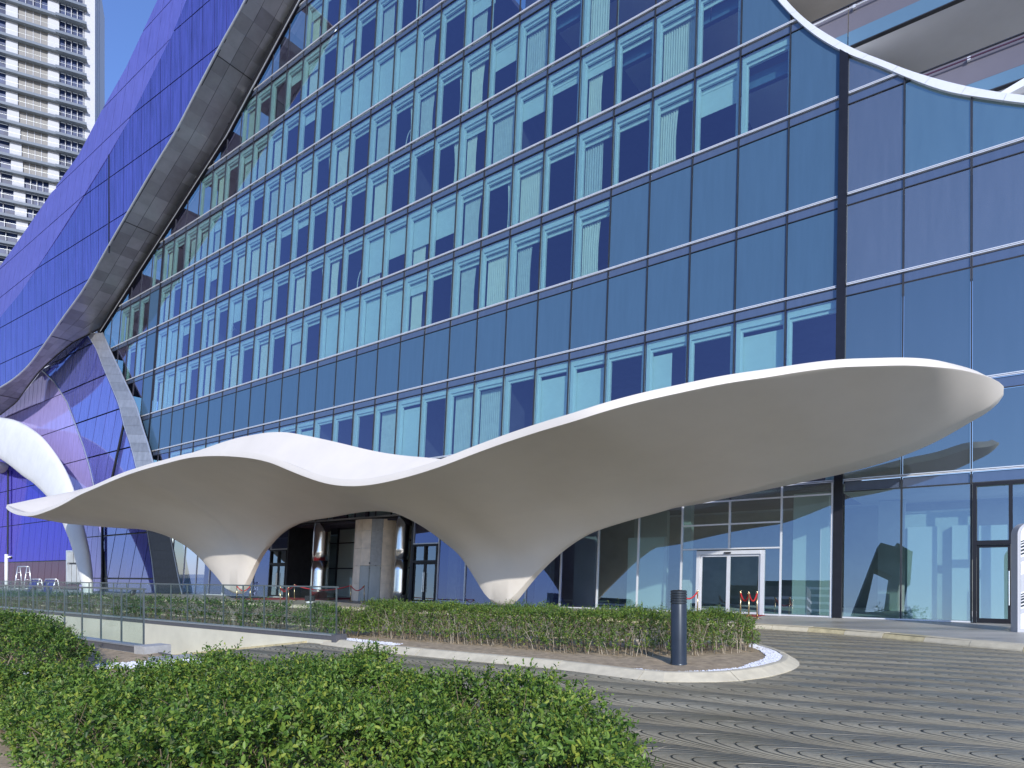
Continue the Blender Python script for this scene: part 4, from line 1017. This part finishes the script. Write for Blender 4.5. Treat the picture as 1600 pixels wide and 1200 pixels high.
def hedge(name, label, poly, hfun, dens, leaf, slen, wts, z0=-.04, nleaf=9, fine=True, low=.12, stems=0, group=None, stem_front=None, cat='hedge', amp=.07, over=.12):
    t = thing(name, label, cat, group)
    xs = [p[0] for p in poly]; ys = [p[1] for p in poly]
    A = (max(xs)-min(xs))*(max(ys)-min(ys)); n = int(A*dens)
    x = rng.uniform(min(xs)-over, max(xs)+over, n); y = rng.uniform(min(ys)-over, max(ys)+over, n)
    ed = edge_dist(x, y, poly); ins = in_poly(x, y, poly); sd_ = np.where(ins, ed, -ed)
    ok = sd_ > -over*.9*(.5+.5*wave(x*1.7, y*1.7, 2.0)); x, y, sd_ = x[ok], y[ok], sd_[ok]
    top = hfun(x, y)+amp*1.1*wave(x, y, 1.3)+amp*.8*wave(x+5, y-3, 3.3)
    top = top*np.clip(.62+(sd_+over)*1.6, .5, 1)
    # mostly near the skin: tops plus sides
    k = rng.random(len(x)); skin = rng.exponential(.07, len(x)); vol = rng.random(len(x))
    hh = np.where((sd_ < .22), low+(top-low)*vol, np.where(k < .72, top-skin, low+(top-low)*vol)); hh = np.clip(hh, low*.6, None)
    hh += np.where(rng.random(len(x)) < .03, rng.uniform(0, .14, len(x)), 0)
    pos = np.stack([x, y, z0+hh], 1)
    cx, cy = sum(xs)/len(xs), sum(ys)/len(ys)
    outw = np.stack([(x-cx)*0, (y-cy)*0, np.zeros(len(x))], 1)+rng.normal(scale=.55, size=(len(x), 3)); outw[:, 2] += .65
    m1 = sd_ < .2; outw[m1, 2] -= .2; outw[m1, 1] -= .35
    foliage('foliage', pos, outw, leaf, nleaf, slen, t, wts, fine)
    b = MB(); bt = MB(); nst = 0
    rs = random.Random(len(x))
    line = stem_front or poly
    for _ in range(stems):
        i = rs.randrange(len(line)-1); u = rs.random(); a, c = line[i], line[i+1]
        bx_, by_ = a[0]+(c[0]-a[0])*u, a[1]+(c[1]-a[1])*u+rs.uniform(0, .25)
        h_ = float(hfun(np.array([bx_]), np.array([by_]))[0])*rs.uniform(.5, .95)
        lx, ly = rs.uniform(-.22, .22), rs.uniform(-.1, .15)
        pts = [(bx_, by_, z0-.03), (bx_+lx*.3, by_+ly*.3, z0+h_*.4), (bx_+lx*.8, by_+ly*.7, z0+h_*.75), (bx_+lx*1.3, by_+ly, z0+h_)]
        r0 = rs.uniform(.004, .009); b.tube(pts, [r0, r0*.8, r0*.6, r0*.3], 5, False)
        if rs.random() < .6:
            q = pts[1]; b.tube([q, (q[0]+rs.uniform(-.2, .2), q[1]-.03, q[2]+.15), (q[0]+rs.uniform(-.35, .35), q[1], q[2]+.3)], [r0*.6, r0*.5, r0*.2], 4, False)
    if stems: stuff(b.build('stems', 'bark', t))
    # inner twigs
    b = MB()
    for _ in range(int(A*14)):
        xx, yy = rs.uniform(min(xs), max(xs)), rs.uniform(min(ys), max(ys))
        if not in_poly(np.array([xx]), np.array([yy]), poly)[0]: continue
        h_ = float(hfun(np.array([xx]), np.array([yy]))[0])
        b.tube([(xx, yy, z0-.02), (xx+rs.uniform(-.1, .1), yy+rs.uniform(-.1, .1), z0+h_*.5), (xx+rs.uniform(-.22, .22), yy+rs.uniform(-.2, .2), z0+h_*.93)], [.012, .008, .003], 4, False)
    for _ in range(int(A*3)):
        xx, yy = rs.uniform(min(xs), max(xs)), rs.uniform(min(ys), max(ys))
        if not in_poly(np.array([xx]), np.array([yy]), poly)[0]: continue
        h_ = float(hfun(np.array([xx]), np.array([yy]))[0]); l1, l2 = rs.uniform(-.12, .12), rs.uniform(-.1, .1)
        b.tube([(xx, yy, z0+h_*.6), (xx+l1*.6, yy+l2*.6, z0+h_*.95), (xx+l1*1.5, yy+l2*1.5, z0+h_*rs.uniform(1.05, 1.25))], [.006, .004, .0015], 4, False)
    stuff(b.build('twigs', 'twig', t)); return t
WF = [.17, .33, .32, .11, .07]; WM = [.16, .30, .25, .09, .20]
fg = [(-6.8, 8.1), (-4.9, 7.7), (-3.6, 7.5), (-2.4, 7.75), (-1.5, 7.45), (-.6, 6.45), (.25, 5.75), (.70, 5.35), (.80, 4.7), (.80, 3.2), (-1.2, 3.0), (-2.4, 3.7), (-3.3, 4.6), (-4.0, 5.4), (-4.7, 6.1), (-5.5, 6.7), (-6.8, 7.1)]
def hfg(x, y): return .80+.07*np.exp(-((x+2)**2)/2.)-.16*np.clip((x-.2)/.7, 0, 1)-.05*np.clip((-x-3.6)/2, 0, 1)
fgt = [(-7, .38), (-5.5, .42), (-4.6, .47), (-3.5, .53), (-2.4, .66), (-1.2, .62), (0, .61), (.4, .61), (.8, .50)]
def hfg(x, y): return np.interp(x, [t_[0] for t_ in fgt], [t_[1] for t_ in fgt])
hedge('foreground_hedge', 'broad dense green hedge mass filling the lower left foreground', fg, hfg, 760, .046, .13, WF, stems=22, stem_front=[(.74, 3.6), (.76, 4.6), (.66, 5.2)], amp=.13, over=.2)
lb = [(-10.6, 13.6), (-9.0, 12.9), (-7.9, 11.6), (-7.15, 10.9), (-7.25, 10.2), (-8.2, 10.5), (-10.5, 11.4), (-14, 14), (-14, 15.6)]
hedge('shrub', 'rounded green shrub at the left edge before the near glass railing', lb, lambda x, y: .74-.22*np.clip((x+9.3)/2, 0, 1), 420, .055, .16, [.3, .34, .18, .04, .14], stems=10, stem_front=[(-10.5, 11.4), (-8.2, 10.5)], cat='shrub', amp=.09)
hf = [g2(552, 1000), g2(620, 1006), g2(700, 1012), g2(800, 1020), g2(900, 1031), g2(1000, 1034), g2(1090, 1034), g2(1180, 1026)]
hb = [(p[0]*1.0+.2, p[1]+1.7) for p in hf]; hb[-1] = (hf[-1][0]+.35, hf[-1][1]+1.3)
def hmain(x, y): return .80-.10*np.clip((x-3.2)/2, 0, 1)
hedge('island_hedge', 'long clipped hedge with pale bare stems on the kerbed island', hf+hb[::-1], hmain, 620, .045, .12, WM, fine=False, stems=75, stem_front=[(p[0], p[1]+.02) for p in hf], amp=.06, z0=-.02)
sh = [(rp(u, v_).x, rp(u, v_).y) for u, v_ in ((.15, -.35), (2.1, -.35), (2.1, -1.25), (.15, -1.25))]
hedge('island_bush', 'small bushy shrub behind the end of the far glass railing', sh, lambda x, y: .72+0*x, 700, .048, .13, WM, fine=False, stems=10, stem_front=sh[:2], cat='shrub', z0=-.02)
lh = [(rp(u, v_).x, rp(u, v_).y) for u, v_ in ((3.0, -.35), (40, -.35), (40, -1.4), (3.0, -1.4))]
hedge('ramp_hedge', 'straight dark green hedge behind the long glass railing by the ramp', lh, lambda x, y: .74+0*x, 95, .07, .15, [.42, .38, .12, .02, .06], fine=False, stems=70, stem_front=lh[:2], amp=.03, z0=-.02)

# ------------------------------------------------------------ bollard lamp
c = G(1060.5, 1037, -.03); t = thing('bollard_light', 'dark grey cylindrical bollard light with ribbed head in front of the hedge', 'bollard', None, tuple(c))
b = MB(); b.lathe((0, 0, 0), [(.15, -.05), (.15, .015), (.142, .02), (.142, 1.085), (.138, 1.09)], 40); b.build('shaft', 'bollard_paint', t, True)
b = MB(); pr = [(.132, 1.09)]
for k in range(5): z = 1.10+k*.046; pr += [(.132, z), (.148, z+.006), (.148, z+.034), (.132, z+.04)]
b.lathe((0, 0, 0), pr+[(.14, 1.335), (.0, 1.345)], 40); b.build('ribbed_head', 'bollard_paint', t)
# small dark fittings and a camera post near the hedge
for x, y0_, y1_, lab in ((52, 918, 936, 'small dark spotlight on the paving at far left beyond the hedge'), (159, 922, 938, 'small dark spotlight under the slanted violet wall'), (208, 921, 938, 'small dark spotlight left of the long railing joint')):
    Y = 33; c = P(x, y1_, Y); hgt = (y1_-y0_)*Y/1000; t = thing('ground_spotlight', lab, 'spotlight', 'small dark spotlights behind the hedge', (c.x, c.y, c.z))
    b = MB(); b.lathe((0, 0, 0), [(.05, -1), (.05, hgt*.5)], 10); b.build('stem', 'black_metal', t)
    b = MB(); b.tube([(0, -.12, hgt*.5), (0, -.05, hgt*.7), (0, .14, hgt*.95)], [.10, .15, .08], 12); b.build('lamp_head', 'black_metal', t)
c = P(10, 915, 42); t = thing('camera_post', 'slim white post with a small camera at its top, far left', 'post', None, (c.x, c.y, 0))
b = MB(); b.lathe((0, 0, 0), [(.10, 0), (.10, 2.9)], 12); b.build('pole', 'lamp_white', t, True)
b = MB(); b.box((.2, -.02, 2.72), (.28, .13, .12)); b.build('camera_arm', 'lamp_white', t); b = MB(); b.lathe((.3, -.02, 2.58), [(.01, 0), (.09, .04), (.10, .12), (.0, .14)], 12); b.build('camera_dome', 'black_metal', t, True)
c = P(484, 941, 29.5); t = thing('globe_lamp', 'small black floodlight with white globe behind the far railing end', 'lamp', None, (c.x, c.y, 0))
b = MB(); b.lathe((0, 0, 0), [(.06, 0), (.06, .25), (.16, .27), (.17, .33), (.0, .36)], 14); b.build('white_globe', 'lamp_white', t, True); b = MB(); b.box((0, .02, .48), (.42, .2, .24)); b.build('lamp_housing', 'black_metal', t)

# ------------------------------------------------------------ carpets, stanchions
def slab(name, pts, z0, z1, m, label, cat):
    v, f = prism([Vector((p[0], p[1], z1)) for p in pts], Vector((0, 0, z0-z1))); return tag(mesh_obj(name, v, f, m), label, cat)
def onb(n, q): p = HP.pt(sN(n), 0, q); return (p.x, p.y)
slab('red_carpet', [onb(-2.7, -.13), onb(-1.25, -.13), onb(-1.25, -1.5), onb(-2.7, -1.5)], .004, .016, 'carpet_red', 'red carpet mat in front of the white sliding doors', 'carpet')
slab('red_carpet', [onb(-16.7, 1.9), onb(-13.9, 1.9), onb(-14.2, -1.1), onb(-16.3, -3.2), onb(-17.3, -3.4)], .004, .016, 'carpet_red', 'long red carpet leading to the stone drum entrance', 'carpet')
SP = {}
def stanchion(key, x, y, hpx, label, grp):
    c = G(x, y, 0); hgt = .98; t = thing('stanchion', label, 'stanchion', grp, (c.x, c.y, .004))
    b = MB(); b.lathe((0, 0, 0), [(.16, 0), (.16, .015), (.03, .035)], 16); b.build('base', 'brass', t, True)
    b = MB(); b.lathe((0, 0, .03), [(.025, 0), (.025, .88)], 10); b.build('pole', 'brass', t, True)
    b = MB(); b.lathe((0, 0, .9), [(.025, 0), (.045, .01), (.045, .04), (.02, .05), (.035, .07), (.0, .1)], 12); b.build('finial', 'brass', t, True)
    SP[key] = Vector((c.x, c.y, .93)); return t
gE, gM = 'brass stanchions at the sliding door', 'brass stanchions at the main entrance'
stanchion('a', 1090, 962, 0, 'brass stanchion at the left jamb of the white sliding door', gE)
stanchion('b', 1157, 966, 0, 'first of three brass stanchions right of the red mat, leftmost', gE)
stanchion('c', 1170, 969, 0, 'middle of three brass stanchions right of the red mat', gE)
stanchion('d', 1183, 967, 0, 'brass stanchion nearest the right jamb of the white sliding door', gE)
stanchion('z', 1062, 962, 0, 'brass stanchion hidden behind the dark bollard light', gE)
labs = ['brass stanchion right beside the left canopy leg', 'second brass stanchion right of the left canopy leg', 'brass stanchion at the near left end of the long carpet', 'brass stanchion at the near tip of the long carpet', 'brass stanchion in front of the left chrome column',
        'brass stanchion left of the stone drum', 'brass stanchion before the left door of the stone drum', 'brass stanchion in front of the drum doors', 'brass stanchion behind the drum door gap', 'rightmost brass stanchion before the stone drum']
for k, (x, y), lb_ in zip('efghijklmn', [(370, 941), (391, 941), (438, 948), (451, 947), (460, 938), (548, 940), (556, 937), (569, 941), (573, 938), (589, 938)], labs): stanchion(k, x, y, 0, lb_, gM)
def rope(a, b_, m, lab, sag=.28):
    A, B = SP[a], SP[b_]; pts = []
    for i in range(13):
        t = i/12; p = A.lerp(B, t); p.z -= sag*4*t*(1-t); pts.append(p)
    mb = MB(); mb.tube(pts, .028, 8); tag(mb.build('barrier_rope', m, None, True), lab, 'rope', 'barrier ropes between stanchions')
for a, b_, m, lab in (('z', 'a', 'rope_red', 'red rope between bollard light and left door jamb'), ('b', 'c', 'rope_red', 'left red rope of the pair at the sliding door'), ('c', 'd', 'rope_red', 'right red rope of the pair at the sliding door'), ('e', 'f', 'rope_red', 'red rope right of the left canopy leg'),
                    ('g', 'h', 'rope_red', 'short red rope at the near end of the long carpet'), ('g', 'i', 'rope_red', 'red rope running back beside the long carpet'), ('i', 'j', 'rope_red', 'long red rope across the chrome column base'), ('j', 'l', 'rope_red', 'red rope in front of the stone drum door'),
                    ('k', 'm', 'rope_red', 'red rope behind, against the stone drum'), ('m', 'n', 'rope_dark', 'dark rope at the right side of the stone drum')): rope(a, b_, m, lab, .2 if a == 'g' else .28)
# ------------------------------------------------------------ solar benches at far left
def P0(x, Y): return Vector(((x-800)/1000*Y, Y, 0))
def bench(x, w_, h_, lab, panel):
    Y = 47; c = P0(x, Y); t = thing('tubular_frame', lab, 'frame', 'tubular metal frames at far left', tuple(c)); t.rotation_euler = (0, 0, R(-20))
    b = MB()
    for sx in (-w_/2, w_/2):
        b.tube([(sx-.35, 0, 0), (sx, .1, h_)], .045, 8); b.tube([(sx-.05, .5, 0), (sx+.15, .15, h_)], .045, 8)
        for k in (.25, .55, .8): b.tube([(sx-.35*(1-k), .1*k, h_*k), (sx-.05+.2*k, .5-.35*k, h_*k)], .03, 6)
    b.tube([(-w_/2, .1, h_), (w_/2+.15, .1, h_)], .05, 8); b.build('tube_frame', 'silver_metal', t, True)
    if panel:
        v, f = prism([Vector((-w_/2-.3, -.05, .2)), Vector((w_/2-.3, -.05, .2)), Vector((w_/2, .05, h_-.08)), Vector((-w_/2, .05, h_-.08))], Vector((0, .05, 0))); mesh_obj('blue_panel', v, f, 'solar_blue', t)
bench(33, 1.0, 2.15, 'tall empty tubular metal frame standing at far left', False)
bench(53, .85, 1.22, 'low tubular frame with blue panel, left one of two', True)
bench(77, 1.05, 1.22, 'low tubular frame with blue panel, right one of two', True)
# ------------------------------------------------------------ striped sign at the right edge
t = thing('striped_sign', 'rounded white totem sign with dark wavy stripes at the right edge', 'sign')
Yt = 17.6; sc_ = Yt/1000
def tq(x, z): return Vector(((x-800)*sc_, Yt, z))
def rr(x0, x1, z0, z1, rc, n=10):
    pts = [(x0, z0), (x1, z0)]
    for k in range(n+1): a = k/n*math.pi/2; pts.append((x1-rc+rc*math.cos(a), z1-rc+rc*math.sin(a)))
    for k in range(n+1): a = math.pi/2+k/n*math.pi/2; pts.append((x0+rc+rc*math.cos(a), z1-rc+rc*math.sin(a)))
    return pts
X0s = (1590-800)*sc_; X1s = X0s+1.3; ZT = H+(897-817)*sc_
o = rr(X0s, X1s, .0, ZT, .32); v, f = prism([Vector((x, Yt, z)) for x, z in o], Vector((.02, .26, 0))); mesh_obj('sign_body', v, f, 'board_grey', t)
inn = rr(X0s+.07, X1s-.07, .09, ZT-.06, .27); v, f = prism([Vector((x, Yt-.012, z)) for x, z in inn], Vector((0, .010, 0))); mesh_obj('sign_face', v, f, 'board_white', t)
def band(z0, z1, m, wob=.10, yo=-.018, x0=X0s+.08):
    n = 14; up_ = []; dn = []
    for k in range(n+1):
        x = x0+(X1s-.08-x0)*k/n; o_ = wob*math.sin((x-x0)*2.4)*1.6; up_.append(Vector((x, Yt+yo, z1+o_))); dn.append(Vector((x, Yt+yo, z0+o_)))
    v, f = prism(dn+up_[::-1], Vector((0, .004, 0))); mesh_obj('wave_stripe', v, f, m, t)
for z, hgt in ((2.47, .035), (2.40, .04), (2.31, .055), (2.21, .06), (2.12, .05)): band(z, z+hgt, 'board_black')
band(1.93, 2.06, 'board_grey', .1); band(1.62, 1.88, 'board_green', .08); band(1.10, 1.58, 'board_grey', .09, -.017)
for z, hgt in ((1.02, .035), (.95, .04), (.87, .055), (.78, .06), (.69, .05)): band(z, z+hgt, 'board_black', .09, -.024)
band(.5, .64, 'board_grey', .09)

# ------------------------------------------------------------ residential tower at upper left
tw = thing('residential_tower', 'tall white apartment tower with long balconies, upper left behind the violet wing', 'building')
TR0 = Vector((-73.0, 112, 0)); TE = Vector((-.894, -.447, 0)); TN = Vector((-.447, .894, 0))      # from the right corner along the face to the left; inward
def TP(s, z, q=0): return TR0+TE*s+TN*q+Vector((0, 0, z))
def tbox(s0, s1, z0, z1, q0, q1, name, m):
    b = MB(); b.hexa([TP(s, z, q) for z in (z0, z1) for s, q in ((s0, q0), (s1, q0), (s1, q1), (s0, q1))]); return b.build(name, m, tw)
yt = [-62, -34, -7, 20, 47, 75, 102, 128, 154, 180, 206, 231, 257, 281, 304, 327, 349, 370, 391, 411, 431, 451, 471, 491]
def s_at(px, q=0):      # face position for a picture column
    k = (px-800)/1000; p = TR0+TN*q; den = TE.x-k*TE.y; return (k*p.y-p.x)/den
zf = []
s88 = s_at(88, -1.0)
for y in yt: p = TP(s88, 0, -1.0); zf.append(H+(897-y)*p.y/1000)
LEN = 16
tbox(0, 40, 0, zf[0]+4, .52, 14, 'tower_core', 'tower_white'); tbox(0, 1.55, 0, zf[0]+4, .12, .5, 'end_wall', 'tower_white')
v = [TP(-.02, 0, 1.8), TP(-.02, zf[0]+4, 1.8), TP(-.02, zf[0]+4, 14), TP(-.02, 0, 14)]
for k in range(3): tbox(-.0-.12, 0, 0, zf[0]+4, 1.0+k*2.3, 1.25+k*2.3, 'corner_fin', 'tower_white')
for k in range(len(yt)-1):
    z1, z0 = zf[k], zf[k+1]; zh = z1-z0
    dx = 0 if k < 7 else (k-7)*.25
    pa, pb = s_at(84+max(0, k-12)*1.6, 0), s_at(19+max(0, k-8)*2.0, 0)   # white piers step sideways with height
    sB = 1.1+.0*k
    tbox(sB, pa-.4, z0-.30, z0-.10, -1.0, .1, 'balcony_slab', 'tower_slab'); tbox(pa-.4, 40, z0-.30, z0-.10, -.75, .1, 'balcony_slab', 'tower_slab')
    tbox(sB-.02, pa-.4, z0-.34, z0+.10, -1.06, -1.01, 'slab_edge', 'tower_edge'); tbox(pa-.4, 40, z0-.34, z0+.10, -.81, -.76, 'slab_edge', 'tower_edge')
    
    tbox(sB, 40, z0+.85, z0+.875, -.78, -.755, 'rail', 'steel_grey')
    for s in (pa, pb): tbox(s-.78, s+.78, z0-.1, z1-.3, -.12, .3, 'pier', 'tower_white')
    # panels between and beside the piers
    for a, c, n, kind in ((1.7, pa-.8, 4, 'w'), (pa+.8, pb-.8, 4, 's' if 3 <= k <= 12 else 'w'), (pb+.8, pb+4, 2, 'w')):
        for j in range(n):
            x0, x1 = a+(c-a)*j/n, a+(c-a)*(j+1)/n
            if kind == 's': tbox(x0+.09, x1-.05, z0-.1, z1-.3, .1, .2, 'shutter', 'tower_shutter')
            else: tbox(x0+.09, x1-.05, z0-.1, z1-.3, .3, .35, 'window', 'tower_window')
            tbox(x0-.04, x0+.06, z0-.1, z1-.3, .02, .36, 'window_post', 'tower_white')
    tbox(1.56, 40, z0-.1, z1-.1, .38, .5, 'recess_wall', 'tower_edge')

# ------------------------------------------------------------ arc lamps inside the hotel rooms
def _lamp(i, row, lab_):
    a, h = sN(i)+.25, LV[row]+.06; c = HP.pt(a, h, 1.15)
    t = thing('arc_lamp', lab_, 'lamp', 'arc floor lamps in the hotel rooms', tuple(c))
    pts = [HP.e*(1.05*(1-math.cos(u))*.55)+Vector((0, 0, 1.9*math.sin(u)**.8 if u < 1.6 else 1.9*math.sin(u))) for u in np.linspace(.02, 2.35, 14)]
    b = MB(); b.tube(pts, .035, 6); b.build('arc', 'lamp_white', t, True)
    e_ = pts[-1]; b = MB(); b.lathe(tuple(e_), [(.03, .12), (.14, .04), (.19, -.06), (.0, -.05)][::-1], 14); b.build('lamp_shade', 'lamp_white', t, True)
    b = MB(); b.lathe((0, 0, 0), [(.16, 0), (.16, .04)], 14); b.build('base', 'lamp_white', t)
ORD = ['first', 'second', 'third', 'fourth', 'fifth', 'sixth', 'seventh', 'eighth', 'ninth']
for row in range(4, 9):
  rowl = sorted(i for i, r_ in lamp_spots if r_ == row)
  for kk, i in enumerate(rowl[:9]):
    lab_ = 'arc lamp, %s from left, in the %s hotel window row above the blank band' % (ORD[kk], ORD[row-4])
    _lamp(i, row, lab_)

# ------------------------------------------------------------ what the glazing reflects: the town behind the viewer
def mirror_dir(px, py):
    d = Vector(((px-800)/1000, 1, (897-py)/1000)).normalized(); nn = (HP.n*-1+Vector((0, 0, TI))).normalized()
    a, h = HP.inv(px, py); p = HP.pt(a, h); r_ = d-nn*2*d.dot(nn); return p, r_
def behind(px, py, D):
    p, r_ = mirror_dir(px, py); t = D/math.hypot(r_.x, r_.y); return p+r_*t
mat('town_grey', (.16, .16, .17), .8, 0, .15); mat('town_dark', (.05, .055, .065), .6, 0, .3); mat('foliage_far', (.03, .06, .02), .9, 0, .4, 2)
town = [(905, 944, 26, 300, 'town_grey'), (960, 935, 20, 330, 'town_dark'), (1000, 950, 34, 280, 'town_grey'), (1150, 948, 40, 300, 'town_dark'), (1205, 920, 30, 260, 'town_grey'), (1250, 912, 36, 310, 'town_dark'), (880, 930, 14, 350, 'town_grey')]
tl = ['low grey block reflected in the lobby glass left of the door', 'dark slim block reflected left of the sliding door', 'wide grey block reflected beside the bollard light', 'broad dark block reflected behind the sliding doors', 'grey block with floors reflected right of the sliding door', 'tall dark block reflected beside the black column', 'narrow grey tower reflected near the right canopy leg']
for (x, y, wd, D, m), lab in zip(town, tl):
    c = behind(x, y, D); t = thing('town_block', lab, 'building', 'town blocks reflected in the glazing', (c.x, c.y, 0))
    d_ = Vector((c.x, c.y, 0)).normalized(); ang = math.atan2(d_.y, d_.x)+R(90)+.2; t.rotation_euler = (0, 0, ang)
    b = MB(); b.box((0, 0, c.z/2), (wd, 18, c.z)); b.build('block', m, t)
    b = MB()
    for k in range(1, max(2, int(c.z/3.4))): b.box((0, 0, k*3.4), (wd+.6, 18.6, 1.1))
    b.build('floor_bands', 'slab_grey', t)
c1 = behind(1352, 962, 95); tp = behind(1362, 850, 95)
t = thing('leaning_frame', 'dark leaning frame shaped building mirrored in the pane right of the black column', 'building', None, (c1.x, c1.y, 0))
d_ = Vector((c1.x, c1.y, 0)).normalized(); rt = Vector((d_.y, -d_.x, 0)); hh = tp.z
pr = [(-3.2, 0), (3.6, 0), (1.5, hh*.55), (-3.4, hh), (-6.6, hh*.93), (-6.2, hh*.6)]
b = MB()
def q2(x, z, q): return rt*x+Vector((0, 0, z))+d_*q
segs = [((-4.6, 0), (-2.4, 0), (-4.6, hh), (-6.9, hh*.93)), ((-6.9, hh*.93), (-6.6, hh*.66), (-.9, hh*.8), (-2.2, hh*1.0)), ((-2.2, hh), (-.6, hh*.75), (4.2, 0), (1.4, 0)), ((-4.9, hh*.28), (-4.6, hh*.44), (1.3, hh*.42), (2.2, hh*.26)), ((-3, 0), (-3.6, hh*.28), (2, hh*.28), (3, 0))]
for q_ in segs:
    v, f = prism([q2(x, z, 0) for x, z in q_], d_*5); b.add(v, f)
b.build('frame_body', 'town_dark', t)
for x, y, s in ((1390, 948, 1.1), (1422, 950, 1.0)):
    c = behind(x, y, 40); t = thing('young_tree', 'small tree mirrored low in the glazing right of the leaning frame' if x < 1400 else 'small tree mirrored left of the tall black door', 'tree', 'young trees mirrored in the glazing', (c.x, c.y, 0))
    b = MB(); b.tube([(0, 0, 0), (.05, 0, c.z*.6)], [.07, .04], 6); b.build('trunk', 'bark', t)
    n = 260; pos = rng.normal(scale=(.55, .55, .45), size=(n, 3)); pos[:, 2] += c.z*.8; foliage('crown', pos, rng.normal(size=(n, 3)), .13, 8, .3, t, [.5, .4, .1, 0, 0], False)
